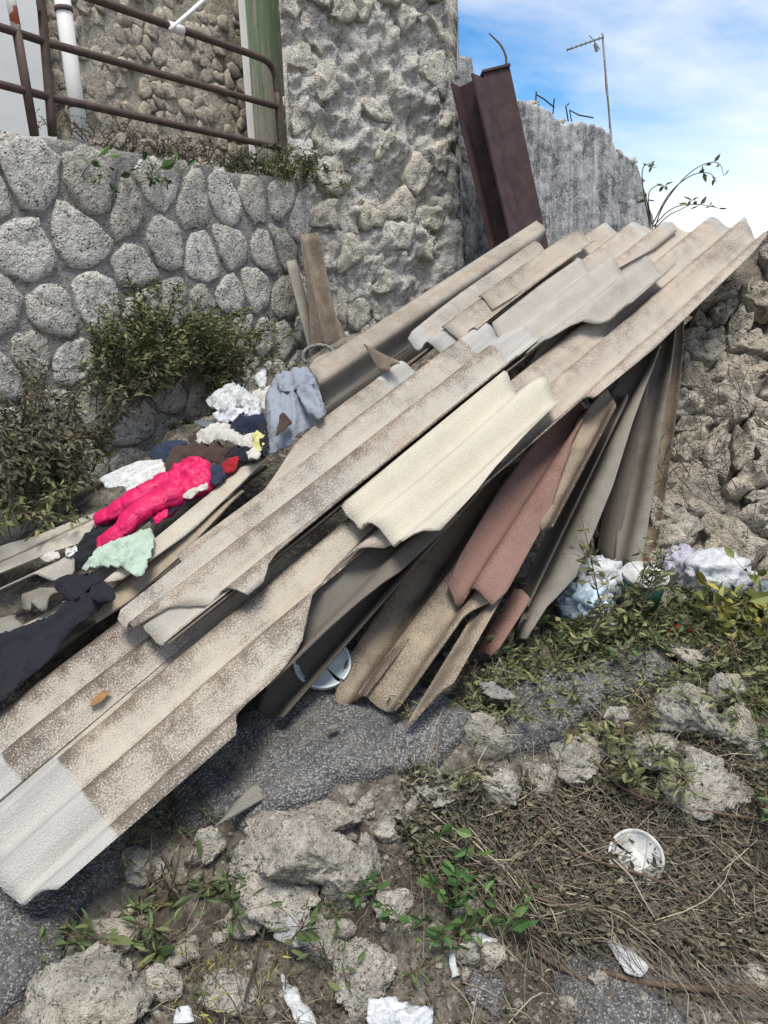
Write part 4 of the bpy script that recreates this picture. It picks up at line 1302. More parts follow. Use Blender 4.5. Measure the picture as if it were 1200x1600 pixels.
def pillow(name, fr, polypx, mat, parent=None, w=0.0, h=.05, edge=.05, fold=.02, fsc=9, stretch=(1, 1), ang=0.0, step=.014, seed=1, quilt=None, round_=2, bottom=-.012, wfun=None):
    P = [fr.uv(px, py, w) for px, py in polypx]
    if poly_area(P) < 0: P = P[::-1]
    P = chaikin(P, round_)
    P = [(u + .010 * noise.noise(Vector((u * 25, v * 25, seed))), v + .010 * noise.noise(Vector((u * 25, v * 25, seed + 7)))) for u, v in resample(P, step)]
    Q, T, D, nb = mesh_poly(P, step, seed=seed)
    ca, sa = math.cos(ang), math.sin(ang)
    top = []; bot = []; uvs = []
    if quilt and quilt[1] is None:
        w_, e_ = np.linalg.eigh(np.cov(Q.T)); quilt = (quilt[0], math.atan2(e_[1, 1], e_[0, 1]), quilt[2])
    for (u, v), d in zip(Q, D):
        k = 1 - math.exp(-(d / edge) ** .8 * 1.4) if d > 0 else 0
        a = (u * ca + v * sa) * stretch[0]; b = (-u * sa + v * ca) * stretch[1]
        q = Vector((a * fsc, b * fsc, seed * 3.1))
        wv = q + Vector((noise.noise(q * .6), noise.noise(q * .6 + Vector((5, 2, 1))), 0)) * .9
        r = max(0, 1 - abs(noise.noise(wv)) * 2.6) ** 1.5
        r2 = max(0, 1 - abs(noise.noise(wv * 2.3 + Vector((3, 1, 4)))) * 2.4) ** 1.5
        r3 = max(0, 1 - abs(noise.noise(wv * 4.9 + Vector((9, 7, 4)))) * 2.2)
        hh = h * .55 * k + fold * (.35 + .65 * min(1, d / (edge * .4))) * (r * .9 + r2 * .5 + r3 * .2 - .25)
        if quilt:
            sp, qa, amp = quilt
            s_ = (u * math.cos(qa) + v * math.sin(qa)) / sp + .12 * noise.noise(Vector((u * 6, v * 6, seed)))
            hh += amp * min(1, k * 1.6) * (abs(math.sin(math.pi * s_)) ** .35 - .7) + .009 * min(1, k * 1.6) * noise.noise(Vector((s_ * 1.5, (u * math.sin(qa) - v * math.cos(qa)) * 60, seed)))
        if wfun: hh += wfun(u, v)
        top.append(fr.p(u, v, w + max(hh, bottom * .4))); bot.append(fr.p(u, v, w + bottom + (wfun(u, v) if wfun else 0))); uvs.append((u, v))
    n = len(top)
    used = {}
    for f in T:
        for k in range(3): used[(f[k], f[(k + 1) % 3])] = 1
    Fc = [tuple(f) for f in T] + [tuple(i + n for i in reversed(f)) for f in T]
    for (a, b) in used:
        if (b, a) not in used: Fc.append((b, a, a + n, b + n))
    return obj(name, top + bot, Fc, mat, parent, smooth=True, uvs={'uv': uvs + uvs})

def drape(name, fr, polypx, mat, parent=None, w=0.0, h=.04, excess=1.28, step=.012, seed=1, edge=.06, iters=130, round_=1, thick=.003, ang=0.0, aniso=.5, tidy=.06, fq=16, fold=.032, fs=20):
    """cloth with more fabric than room: relaxed under weight so that it buckles into folds"""
    P = [fr.uv(px, py, w) for px, py in polypx]
    if poly_area(P) < 0: P = P[::-1]
    P = chaikin(P, round_)
    P = [(u + .008 * noise.noise(Vector((u * 30, v * 30, seed))), v + .008 * noise.noise(Vector((u * 30, v * 30, seed + 7)))) for u, v in resample(P, step)]
    Q, T, D, nb = mesh_poly(P, step, seed=seed)
    n = len(Q); T = np.array(T)
    E = {}; opp = {}
    for t in T:
        for k in range(3):
            a, b, c = int(t[k]), int(t[(k + 1) % 3]), int(t[(k + 2) % 3])
            key = (min(a, b), max(a, b)); E[key] = 1; opp.setdefault(key, []).append(c)
    e1 = np.array(list(E)); e2 = np.array([v for v in opp.values() if len(v) == 2])
    h *= .7
    base = np.array([h * (1 - math.exp(-(d / edge) * 1.3)) * (.7 + .6 * noise.noise(Vector((q[0] * 7, q[1] * 7, seed)))) for q, d in zip(Q, D)])
    X = np.c_[Q, base + np.array([.03 * noise.noise(Vector((q[0] * fq, q[1] * fq, seed + 2))) + .010 * noise.noise(Vector((q[0] * fq * 2.3, q[1] * fq * 2.3, seed + 4))) for q in Q]) + .01]
    ca, sa = math.cos(ang), math.sin(ang)
    def rest(e):
        d = Q[e[:, 0]] - Q[e[:, 1]]; a = d[:, 0] * ca + d[:, 1] * sa; b = -d[:, 0] * sa + d[:, 1] * ca
        return np.sqrt((a * (1 + (excess - 1) * (1 - aniso))) ** 2 + (b * (1 + (excess - 1) * (1 + aniso))) ** 2)
    r1, r2 = rest(e1), rest(e2)
    val = np.zeros(n); np.add.at(val, e1.ravel(), 1); val2 = np.zeros(n) + 1e-6; np.add.at(val2, e2.ravel(), 1)
    Xp = X.copy(); X0 = X.copy(); floor_add = np.zeros(n)
    a_ = (Q[:, 0] * ca + Q[:, 1] * sa); b_ = (-Q[:, 0] * sa + Q[:, 1] * ca)
    for i in range(n):
        q = Vector((a_[i] * fs * .38, b_[i] * fs, seed * 2.7)); q += Vector((noise.noise(q * .7), noise.noise(q * .7 + Vector((4, 1, 2))), 0)) * .8
        r_ = max(0, 1 - 2.6 * abs(noise.noise(q))) ** 1.15 + .45 * max(0, 1 - 2.2 * abs(noise.noise(q * 2.2 + Vector((1, 7, 3))))) ** 1.3
        add = fold * r_ * (.45 + .55 * min(1, D[i] / .03)); X[i, 2] += add; floor_add[i] = add
    floor = base * .85 + floor_add * .9
    for it in range(iters):
        v = (X - Xp) * .86 * (it > 0); Xp = X.copy(); X = X + v; X[:, 2] -= .00012
        for _ in range(2):
            for e, r, vl, k, comp in ((e1, r1, val, 1.5, False), (e2, r2, val2, .5, True)):
                d = X[e[:, 0]] - X[e[:, 1]]; l = np.sqrt((d ** 2).sum(1)) + 1e-9
                c = (l - r) / l
                if comp: c = np.where(l < r * .62, (l - r * .62) / l, 0)
                dd = d * (c * .5 * k)[:, None]
                A = np.zeros_like(X); np.add.at(A, e[:, 0], -dd); np.add.at(A, e[:, 1], dd)
                X = X + A / vl[:, None]
            X[:, :2] += (X0[:, :2] - X[:, :2]) * .02
            X[:nb, :2] += (X0[:nb, :2] - X[:nb, :2]) * .3
            X[:, 2] = np.maximum(X[:, 2], floor)
    # fold rounding
    for _ in range(1):
        A = np.zeros_like(X); np.add.at(A, e1[:, 0], X[e1[:, 1]]); np.add.at(A, e1[:, 1], X[e1[:, 0]])
        X = X * (1 - tidy) + A / val[:, None] * tidy
    N = np.zeros_like(X); fn = np.cross(X[T[:, 1]] - X[T[:, 0]], X[T[:, 2]] - X[T[:, 0]])
    for k in range(3): np.add.at(N, T[:, k], fn)
    N /= np.linalg.norm(N, axis=1)[:, None] + 1e-9
    top = [fr.p(x[0], x[1], w + x[2]) for x in X]; bot = [fr.p(*(x[:2] - m[:2] * thick), w + x[2] - m[2] * thick) for x, m in zip(X, N)]
    Fc = [tuple(int(i) for i in f) for f in T] + [tuple(int(i) + n for i in reversed(f)) for f in T]
    dirs = set((int(f[k]), int(f[(k + 1) % 3])) for f in T for k in range(3))
    Fc += [(b, a, a + n, b + n) for a, b in dirs if (b, a) not in dirs]
    uvs = [(q[0] * excess, q[1] * excess) for q in Q]
    return obj(name, top + bot, Fc, mat, parent, smooth=True, uvs={'uv': uvs + uvs})

CG = 'clothes dumped beside the heap'
H = HEAP
CLF = hf((150, 850), (400, 690), .02, .05, roll=14)
def cl(name, label, poly, mat, cat, w=.03, **k):
    return tag(drape(name, CLF, poly, M[mat], None, w, **k), label, cat, CG)
cl('cloth', 'dark navy cloth lying against the wall behind the newspaper', [(232, 712), (255, 698), (285, 692), (300, 700), (268, 730), (240, 725)], 'denim', 'cloth', w=.02, h=.04, seed=3)
cl('newspaper', 'white printed newspaper sheet lying below the wall', [(153, 748), (180, 735), (217, 720), (253, 717), (265, 740), (240, 757), (217, 760), (200, 774), (192, 760), (167, 764)], 'paper', 'newspaper', w=.05, h=.02, fold=.004, excess=1.03, tidy=.5, seed=4, round_=0)
cl('cloth', 'brown fleece bundle above the pink hood', [(261, 724), (273, 703), (297, 695), (312, 703), (325, 697), (345, 696), (362, 710), (355, 732), (330, 730), (310, 724), (280, 742), (262, 752)], 'brown', 'cloth', w=.05, h=.07, seed=5, ang=.6)
cl('cloth', 'crumpled white shirt above the brown fleece', [(303, 692), (325, 672), (360, 668), (378, 682), (402, 681), (406, 703), (388, 713), (370, 696), (343, 697), (317, 700)], 'whitecloth', 'cloth', w=.07, h=.07, seed=6)
cl('cloth', 'black scarf-like cloth right of the brown fleece', [(352, 712), (378, 700), (405, 704), (420, 712), (404, 726), (375, 726), (358, 732)], 'black', 'cloth', w=.07, h=.05, seed=7)
cl('cloth', 'small red cloth between brown and blue clothes', [(346, 737), (356, 722), (375, 716), (378, 724), (366, 738), (352, 745)], 'red', 'cloth', w=.08, h=.04, seed=8)
cl('cloth', 'navy cloth beside the pink hood', [(326, 740), (338, 729), (352, 736), (358, 746), (344, 762), (332, 762)], 'denim', 'cloth', w=.08, h=.05, seed=9)
cl('cloth', 'pale yellow garment beside the grey hoodie', [(397, 690), (406, 674), (416, 672), (418, 700), (410, 712), (398, 708)], 'yellow', 'cloth', w=.09, h=.05, seed=10)
cl('cloth', 'navy garment under the white bag, near the hoodie', [(352, 676), (374, 657), (405, 648), (420, 655), (418, 672), (396, 682), (372, 684)], 'navy', 'cloth', w=.07, h=.06, seed=11)
cl('plastic_tray', 'flat grey plastic tray poking out left of the white bag', [(302, 658), (345, 655), (362, 662), (352, 676), (318, 674)], 'grayp', 'tray', w=.04, h=.012, fold=.004, excess=1.0, seed=12, round_=0)
cl('plastic_bag', 'thin white plastic bag under the crumpled clear sheet', [(332, 658), (345, 647), (362, 636), (400, 640), (415, 652), (392, 664), (360, 668)], 'bag', 'plastic bag', w=.08, h=.05, excess=1.4, tidy=0.0, seed=13)
cl('plastic_sheet', 'crumpled clear plastic sheet beside the wall shrub', [(322, 634), (347, 617), (367, 602), (390, 617), (412, 630), (408, 648), (372, 641), (343, 648)], 'film', 'plastic sheet', w=.10, h=.05, excess=1.4, tidy=0.0, seed=14)
cl('cloth', 'pale bedding piece behind the grey hoodie', [(392, 622), (415, 612), (432, 610), (430, 640), (414, 648), (404, 636)], 'whitecloth', 'cloth', w=.08, h=.05, seed=15)
cl('plastic_scrap', 'small torn yellowish plastic wrapper near the corner', [(400, 600), (407, 582), (416, 580), (420, 594), (412, 610)], 'film', 'plastic scrap', w=.12, h=.03, excess=1.4, tidy=0.0, seed=16)
cl('cloth', 'mauve shirt under the pink jacket\'s body', [(236, 822), (262, 795), (285, 780), (300, 782), (264, 808), (246, 828)], 'purple', 'cloth', w=.07, h=.04, seed=17)
cl('cloth', 'white lining strip right of the pink jacket', [(280, 778), (300, 766), (332, 760), (328, 770), (300, 782), (284, 786)], 'whitecloth', 'cloth', w=.08, h=.03, seed=18)
cl('cloth', 'black lacy garment under the pink sleeves', [(120, 852), (150, 832), (180, 812), (225, 790), (232, 806), (178, 850), (200, 856), (150, 868), (140, 885), (120, 893), (126, 868)], 'black', 'cloth', w=.03, h=.05, seed=19)

cl('cloth', 'grey knitted cloth poking out below the brown fleece', [(276, 742), (296, 728), (314, 724), (308, 738), (288, 752)], 'hoodie', 'cloth', w=.05, h=.03, seed=61)
cl('cloth', 'dark brown cloth tucked between white shirt and wall', [(296, 690), (306, 676), (322, 668), (330, 674), (312, 690), (302, 698)], 'brown', 'cloth', w=.06, h=.04, seed=62)
cl('cloth', 'small white sock-like cloth under the yellow garment', [(386, 712), (398, 706), (412, 712), (404, 722), (392, 722)], 'whitecloth', 'cloth', w=.11, h=.03, seed=63)
cl('paper_scrap', 'crumpled white paper scrap in the gap left of the black lace', [(66, 876), (74, 868), (92, 866), (100, 872), (84, 880), (72, 884)], 'whitecloth', 'paper', w=.02, h=.02, seed=64)
cl('paper_scrap', 'torn paper strip near the left sheets', [(100, 868), (112, 858), (124, 856), (120, 864), (108, 874)], 'paper', 'paper', w=.02, h=.015, seed=65)
cl('cloth', 'black leggings-like cloth beside the navy garment', [(404, 664), (416, 660), (422, 690), (420, 716), (410, 712), (408, 686)], 'black', 'cloth', w=.10, h=.03, seed=66)
pj = thing('pink_jacket', CLF.p(*CLF.uv(250, 800), .05), 'bright pink quilted puffer jacket lying with sleeves spread', 'jacket', CG)
pillow('body', CLF, [(232, 768), (255, 752), (275, 738), (297, 722), (315, 717), (330, 724), (338, 742), (335, 762), (318, 771), (298, 777), (280, 788), (266, 806), (245, 810), (226, 798), (222, 780)], M['pink'], pj, .07, .075, .022, .020, 12, (.6, 1.5), 2.2, seed=21, quilt=(.075, None, .012), step=.010)
def puffer(name, path, r, parent, seams, seed, squash=.66):
    rng = random.Random(seed); pts_ = [CLF.p(*CLF.uv(x, y, w), w) for x, y, w in path]
    q = smooth_path(pts_, 3); n = 26; V = []; Fc = []
    K = 70; ln = [0]
    for i in range(1, len(q)): ln.append(ln[-1] + (q[i] - q[i - 1]).length)
    C = []
    for k in range(K + 1):
        s = ln[-1] * k / K; i = max(j for j in range(len(ln)) if ln[j] <= s + 1e-9); i = min(i, len(q) - 2)
        C.append(q[i].lerp(q[i + 1], (s - ln[i]) / max(1e-9, ln[i + 1] - ln[i])))
    for k in range(K + 1):
        f = k / K; d = (C[min(K, k + 1)] - C[max(0, k - 1)]).normalized(); y = CLF.n; x = d.cross(y).normalized(); y = x.cross(d)
        sm = abs(math.sin(math.pi * (f * seams + .3 * noise.noise(Vector((f * 5, seed, 0)))))); rr = (r[0] + (r[1] - r[0]) * f) * (.84 + .16 * sm ** .45)
        if k == 0 or k == K: rr *= .55
        for j in range(n):
            a = 2 * math.pi * j / n
            near = math.exp(-sm * 4)
            wv = .22 * noise.noise(Vector((f * seams * .9, math.cos(a) * 1.3, math.sin(a) * 1.3 + seed))) + (.10 + .16 * near) * noise.noise(Vector((f * seams * 1.5, math.cos(a) * 5 + 9, math.sin(a) * 5 + seed)))
            R = rr * (1 + wv)
            V.append(C[k] + x * math.cos(a) * R + y * math.sin(a) * R * squash)
    for k in range(K):
        for j in range(n): Fc.append((k * n + j, k * n + (j + 1) % n, (k + 1) * n + (j + 1) % n, (k + 1) * n + j))
    Fc += [tuple(range(n))[::-1], tuple(K * n + j for j in range(n))]
    return obj(name, V, Fc, M['pink'], parent, smooth=True)
puffer('sleeve', [(270, 752, .09), (238, 764, .10), (208, 780, .11), (182, 798, .09), (152, 813, .07)], (.060, .040), pj, 5.0, 3)
puffer('sleeve', [(280, 768, .11), (242, 784, .13), (212, 802, .14), (190, 830, .12), (158, 851, .09)], (.066, .042), pj, 5.5, 4)
drape('lining_edge', CLF, [(240, 806), (258, 796), (268, 800), (256, 818), (242, 822)], M['pink'], pj, .10, .03, 1.2, seed=25, step=.009)
cl('cloth', 'mint green cotton cloth rumpled below the pink jacket', [(128, 892), (142, 878), (150, 866), (180, 853), (203, 847), (213, 833), (240, 827), (245, 843), (234, 878), (224, 905), (210, 901), (193, 889), (163, 889), (140, 896)], 'mint', 'cloth', w=.10, h=.05, seed=26, ang=.3)

hd = thing('grey_hoodie', CLF.p(*CLF.uv(455, 690), .05), 'grey hooded sweatshirt draped over the sheets\' edge', 'sweatshirt', CG)
HF = Frame(at(460, 705, 3.18), (at(470, 585, 3.42) - at(460, 705, 3.18)), Vector((-1, .25, .05)))
HF = Frame(at(460, 705, 3.18), at(470, 585, 3.42) - at(460, 705, 3.18), L=None, roll=0)
drape('body', HF, [(415, 622), (426, 597), (447, 583), (470, 577), (489, 585), (498, 607), (511, 647), (504, 661), (474, 678), (450, 702), (430, 708), (420, 716), (416, 694), (417, 660)], M['hoodie'], hd, .0, .07, 1.22, seed=31, ang=.15, aniso=.8, fq=11, fold=.035, fs=15)
drape('hood', HF, [(430, 598), (448, 583), (470, 577), (489, 585), (494, 600), (478, 612), (455, 614), (438, 612)], M['hoodie'], hd, .05, .03, 1.2, seed=32, fold=.03, fs=12)
drape('sleeve', HF, [(462, 610), (484, 600), (500, 622), (512, 648), (500, 662), (482, 650), (470, 630)], M['hoodie'], hd, .06, .03, 1.2, seed=33, fold=.035, fs=13, ang=.5)
drape('dark_lining', HF, [(431, 686), (440, 646), (458, 660), (446, 674)], M['brown'], hd, .085, .02, 1.1, seed=34, round_=0)

bj = thing('black_jacket', CLF.p(*CLF.uv(100, 980), .0), 'black padded jacket lying across the lower left sheets', 'jacket', CG)
drape('body', HEAP, [(182, 934), (173, 948), (141, 970), (113, 1000), (87, 1032), (43, 1067), (11, 1102), (-40, 1130), (-60, 1040), (-20, 1000), (17, 998), (39, 982), (58, 970), (80, 970), (97, 954), (116, 938), (130, 922), (165, 918)], M['black'], bj, .05, .08, 1.12, seed=41, ang=.3, aniso=.6, step=.014, fq=9, fold=.03, fs=14)
drape('sleeve', HEAP, [(85, 922), (104, 906), (121, 898), (152, 896), (165, 904), (166, 920), (150, 926), (132, 926), (118, 944), (104, 938)], M['black'], bj, .09, .06, 1.15, seed=42, fq=11)
drape('collar', HEAP, [(140, 922), (165, 914), (176, 918), (186, 936), (172, 948), (150, 946)], M['black'], bj, .10, .04, 1.15, seed=43, fq=11)

# dry leaf on the front sheet
lf = HEAP.p(*HEAP.uv(155, 1090), .025)
pillow_leaf = drape('dry_leaf', HEAP, [(141, 1104), (146, 1090), (156, 1081), (174, 1081), (162, 1094), (150, 1101)], M['dryleaf'], None, -.008, .008, 1.1, .006, 51, .02, 40, round_=0, thick=.0008, fold=.003)
tag(pillow_leaf, 'single curled brown leaf on the seam of the front sheets', 'leaf')

# cement kerb piece along the wall foot
kb = MB()
P = [hit(-80, 885, WALL.O + WALL.n * .09, WALL.n), hit(0, 848, WALL.O + WALL.n * .09, WALL.n), hit(100, 805, WALL.O + WALL.n * .09, WALL.n), hit(195, 764, WALL.O + WALL.n * .09, WALL.n)]
kb.tube(dens(P[0], P[1], 5) + dens(P[1], P[2], 6) + dens(P[2], P[3], 6) + [P[3]], [.052 + .006 * noise.noise(Vector((i * .7, 0, 0))) for i in range(18)], 14)
tag(kb.build('cement_pipe', M['mortar'], None, True), 'broken grey cement pipe lying along the foot of the wall', 'pipe')
tp = MB(); c = at(498, 556, 4.05)
ring = [c + Vector((.085 * math.cos(a), .02 * math.sin(a), .055 * math.sin(a) * 1.0)) for a in [i * math.pi / 9 for i in range(-2, 12)]]
tp.tube(ring, .010, 6); tag(tp.build('cement_ring', M['mortar'], None, True), 'curved rim of a broken cement pipe at the upstanding sheet\'s foot', 'pipe')

# ------------------------------------------------------------------ lids, tubs and bags
def lathe(name, c, axis, prof, mat, parent=None, n=36, notch=None, seed=1):
    axis = axis.normalized(); x = axis.orthogonal().normalized(); y = axis.cross(x)
    V = []; Fc = []
    keep = [k for k in range(n) if not (notch and notch[0] <= k / n < notch[1])]
    for r, h in prof:
        for k in range(n):
            a = 2 * math.pi * k / n
            rr = r * (1 + .012 * noise.noise(Vector((math.cos(a) * 2, math.sin(a) * 2, seed))))
            V.append(c + (x * math.cos(a) + y * math.sin(a)) * rr + axis * (h + .004 * noise.noise(Vector((math.cos(a) * 3 * r, math.sin(a) * 3, seed + 2)))))
    for i in range(len(prof) - 1):
        for k in keep:
            k2 = (k + 1) % n
            Fc.append((i * n + k, i * n + k2, (i + 1) * n + k2, (i + 1) * n + k))
    return obj(name, V, Fc, mat, parent, smooth=True)
def lid_prof(r, d=.014): return [(0.001, .0), (r * .78, .0), (r * .80, .004), (r * .9, .004), (r * .92, d), (r, d), (r * 1.005, d - .004), (r * 1.0, -.006), (r * .985, -.006), (r * .97, d - .004), (r * .9, -.002), (r * .78, -.004), (.001, -.004)]
gp = ghit(507, 1082)
lid = thing('plastic_cover', gp, 'pale bluish broken plastic lid under the fan of sheets', 'plastic cover', 'plastic lids')
lathe('disc', gp + Vector((.0, -.03, .125)), Vector((.15, -.55, .75)), lid_prof(.098), M['bluelid'], lid, notch=(.72, .75))
gp = ghit(990, 1368)
lid = thing('plastic_cover', gp, 'cracked white plastic lid lying in the dry undergrowth', 'plastic cover', 'plastic lids')
lathe('disc', gp + Vector((0, -.01, .065)), Vector((-.12, -.62, .75)), lid_prof(.074), M['lidp'], lid, notch=(.20, .24), seed=5)
gp = ghit(1000, 935)
tub = thing('paint_tub', gp, 'dark green tub with a white lid among weeds and rubbish', 'tub')
tc_ = at(1000, 935, t_on(fj, 1000, 890) - .16); tax = Vector((.05, -.28, .95))
lathe('tub_body', tc_, tax, [(.001, -.01), (.07, -.01), (.078, .10), (.070, .10)], M['greenp'], tub)
lathe('lid', tc_ + tax.normalized() * .103, tax, lid_prof(.084, .010), M['lidp'], tub, seed=7)
gp = ghit(935, 950)
lid = thing('plastic_cover', gp, 'small white oval lid beside the white bag in the weeds', 'plastic cover', 'plastic lids')
lathe('disc', gp + Vector((-.01, .0, .09)), Vector((-.3, -.85, .45)), lid_prof(.05, .008), M['lidp'], lid, seed=9)
def lump(name, label, px, py, wpx, hpx, mats, cat, group=None, seed=1, up=.0, crease=.35, parts=None, t_off=0.0, dscale=.8):
    g = ghit(px, py + hpx * .35); t = depth(g) + t_off
    c = at(px, py, t) + Vector((0, 0, up)); sx = wpx / FPX * t / 2; sz = hpx / FPX * t / 2
    bm = bmesh.new(); bmesh.ops.create_icosphere(bm, subdivisions=4, radius=1)
    V = []
    for v in bm.verts:
        q = v.co.copy()
        w = q * 2.1 + Vector((seed * 3.3, 1, 2)); w += Vector((noise.noise(w), noise.noise(w + Vector((3, 3, 3))), noise.noise(w + Vector((7, 1, 4))))) * .7
        r = 1 - crease * abs(noise.noise(w * 1.3)) * 1.3 + .12 * noise.noise(w * 3) - crease * .35 * abs(noise.noise(w * 4.2)) + .12
        V.append((c.x + q.x * r * sx, c.y + q.y * r * sx * dscale, c.z + q.z * r * sz))
    Fc = [tuple(v.index for v in f.verts) for f in bm.faces]; bm.free()
    o = obj(name, V, Fc, mats, None, smooth=True)
    return tag(o, label, cat, group)
BG = 'rubbish at the foot of the rubble wall'
lump('trash_bag', 'white plastic bag stuffed beside the steep sheets', 938, 910, 92, 84, M['bag'], 'trash bag', BG, 2, crease=.6)
lump('trash_bag', 'pale blue plastic bag drooping behind weeds', 915, 945, 90, 80, M['bluebag'], 'trash bag', BG, 3, crease=.7, t_off=.06)
lump('trash_bag', 'bulging white and clear plastic bag at right', 1118, 897, 112, 78, M['bag'], 'trash bag', BG, 4, crease=.45)
lump('trash_bag', 'lilac plastic bag stuffed into the red basket', 1062, 886, 66, 72, M['lilacbag'], 'trash bag', BG, 5, crease=.6)
lump('plastic_scrap', 'blue and white wrapper low in the weeds', 952, 985, 34, 30, M['bluebag'], 'wrapper', BG, 6, crease=.8)
lump('plastic_scrap', 'white crumpled scrap hanging below the weeds', 922, 1016, 22, 20, M['bag'], 'wrapper', BG, 7, crease=.8)
lump('plastic_scrap', 'dark grey plastic piece at the right edge', 1190, 925, 40, 40, M['grayp'], 'wrapper', BG, 8, crease=.4)
gp = ghit(1058, 905)
bk_ = thing('red_basket', gp, 'red plastic basket leaning behind the lilac bag', 'basket')
tax = Vector((-.1, -.45, .8)); tc_ = gp + Vector((-.02, .10, -.035))
lathe('basket_body', tc_, tax, [(.06, 0), (.085, .11), (.092, .115), (.092, .135), (.084, .135), (.080, .11), (.055, .004)], M['redp'], bk_, 30)
for k in range(14):
    a = 2 * math.pi * k / 14; ax = tax.normalized(); x = ax.orthogonal().normalized(); y = ax.cross(x)
    b = MB(); p = tc_ + (x * math.cos(a) + y * math.sin(a)) * .094 + ax * .125; tn = (y * math.cos(a) - x * math.sin(a)); b.box(p, tn * .003, (x * math.cos(a) + y * math.sin(a)) * .003, ax * .010); b.build('rib', M['redp'], bk_)
can = thing('crushed_can', ghit(1058, 995), 'crushed red and green drinks can in the weeds', 'can')
gp = ghit(1060, 996) + Vector((0, 0, .03))
lathe('can_body', gp, Vector((.8, -.3, .35)), [(.001, -.04), (.022, -.04), (.027, -.03), (.021, -.005), (.026, .02), (.026, .035), (.02, .042), (.001, .042)], M['redp'], can, 18, seed=4)
lathe('green_band', gp + Vector((.8, -.3, .35)).normalized() * .018, Vector((.8, -.3, .35)), [(.0275, -.006), (.0275, .014)], M['greenp'], can, 18, seed=4)

def scrap(name, label, poly, mat, cat, lift=.012, h=.006, fold=.012, seed=1, fsc=14, tilt=0.0, group='plastic scraps on the ground'):
    cx = sum(p[0] for p in poly) / len(poly); cy = sum(p[1] for p in poly) / len(poly)
    g = ghit(cx, cy); fr = Frame(g + Vector((0, 0, lift)), az(80), roll=-tilt)
    n0 = (CAM - g).normalized()
    z_ = (Vector((0, 0, 1)) * .7 + n0 * .3).normalized(); d = (RT - z_ * RT.dot(z_)).normalized()
    fr = Frame(g + z_ * lift, d, z_.cross(d))
    o = drape(name, fr, poly, M[mat], None, 0, h, 1 + fold * 8, .009, seed, .03, 60, round_=0, thick=.0015, tidy=0, fold=fold * .8, fs=34)
    return tag(o, label, cat, group)
scrap('plastic_film', 'clear plastic film caught under the pale boulder', [(425, 1465), (452, 1418), (482, 1412), (490, 1470), (470, 1485), (440, 1480)], 'thinfilm', 'plastic film', .03, .01, .03, 1)
scrap('plastic_film', 'clear plastic strip beside the branch', [(944, 1462), (968, 1450), (1014, 1510), (998, 1528), (975, 1518)], 'film', 'plastic film', .03, .005, .006, 2)
scrap('plastic_bag', 'white torn bag at the bottom edge', [(572, 1600), (578, 1570), (612, 1560), (640, 1577), (676, 1573), (676, 1612), (620, 1620)], 'bag', 'plastic bag', .02, .03, .04, 3)
scrap('plastic_film', 'narrow glassy strip at the bottom beside dry grass', [(438, 1518), (446, 1524), (490, 1585), (494, 1606), (466, 1600), (444, 1560)], 'film', 'plastic film', .02, .008, .012, 4)
scrap('plastic_scrap', 'small white scrap at the bottom edge left of the torn bag', [(270, 1600), (278, 1578), (296, 1570), (302, 1600)], 'bag', 'plastic scrap', .02, .015, .02, 5)
scrap('plastic_film', 'crumpled clear wrapper below the fresh green weed', [(735, 1462), (748, 1455), (780, 1475), (790, 1500), (770, 1505), (748, 1480)], 'film', 'plastic film', .03, .02, .02, 6)
scrap('glass_shard', 'upright clear shard left of the fresh green weed', [(700, 1490), (710, 1480), (718, 1524), (706, 1528)], 'film', 'shard', .03, .004, .002, 7)
scrap('plaster_fragment', 'curved white plaster scrap in the weeds above the rocks', [(752, 1082), (775, 1070), (800, 1080), (806, 1092), (775, 1094)], 'mortar', 'fragment', .05, .012, .012, 8)
scrap('plaster_fragment', 'small pale fragment beside the curved plaster scrap', [(745, 1068), (762, 1064), (778, 1066), (776, 1076), (755, 1078)], 'mortar', 'fragment', .05, .008, .006, 9)

# ------------------------------------------------------------------ rocks
def rock(label, px, py, wpx, hpx, seed, mat='rock', sub=4, rough=.35, sink=.25, name='rock', depthf=.85, tilt=0):
    g = ghit(px, py + hpx * .30); t = depth(g)
    sx = wpx / FPX * t / 2; sz = hpx / FPX * t / 2
    c = at(px, py, t) + Vector((0, sx * depthf * .35, 0))
    bm = bmesh.new(); bmesh.ops.create_icosphere(bm, subdivisions=sub, radius=1)
    V = []
    ct, s_t = math.cos(tilt), math.sin(tilt)
    rg = random.Random(seed * 13 + 5)
    cuts = [(Vector((rg.gauss(0, 1), rg.gauss(0, 1), rg.gauss(0, 1))).normalized(), rg.uniform(.55, .88)) for _ in range(13)]
    for v in bm.verts:
        q = v.co.copy()
        q = q * (1.12 + .18 * noise.noise(q * 1.2 + Vector((seed * 3, 0, 0))))
        for n_, d_ in cuts:
            e = q.dot(n_) - d_ - .06 * noise.noise(q * 3 + n_ * 9)
            if e > 0: q -= n_ * e * .93
        r = 1 + rough * .16 * fbm(q * 2.5 + Vector((seed * 3, 0, 0)), 4, .6) + rough * .10 * fbm(q * 9 + Vector((seed * 3, 0, 0)), 3, .6)
        x, z = q.x * r * sx, q.z * r * sz
        V.append((c.x + x * ct - z * s_t, c.y + q.y * r * sx * depthf, c.z + x * s_t + z * ct))
    Fc = [tuple(v.index for v in f.verts) for f in bm.faces]; bm.free()
    o = obj(name, V, Fc, M[mat], None, smooth=True)
    return tag(o, label, 'rock', 'rocks in the bank')
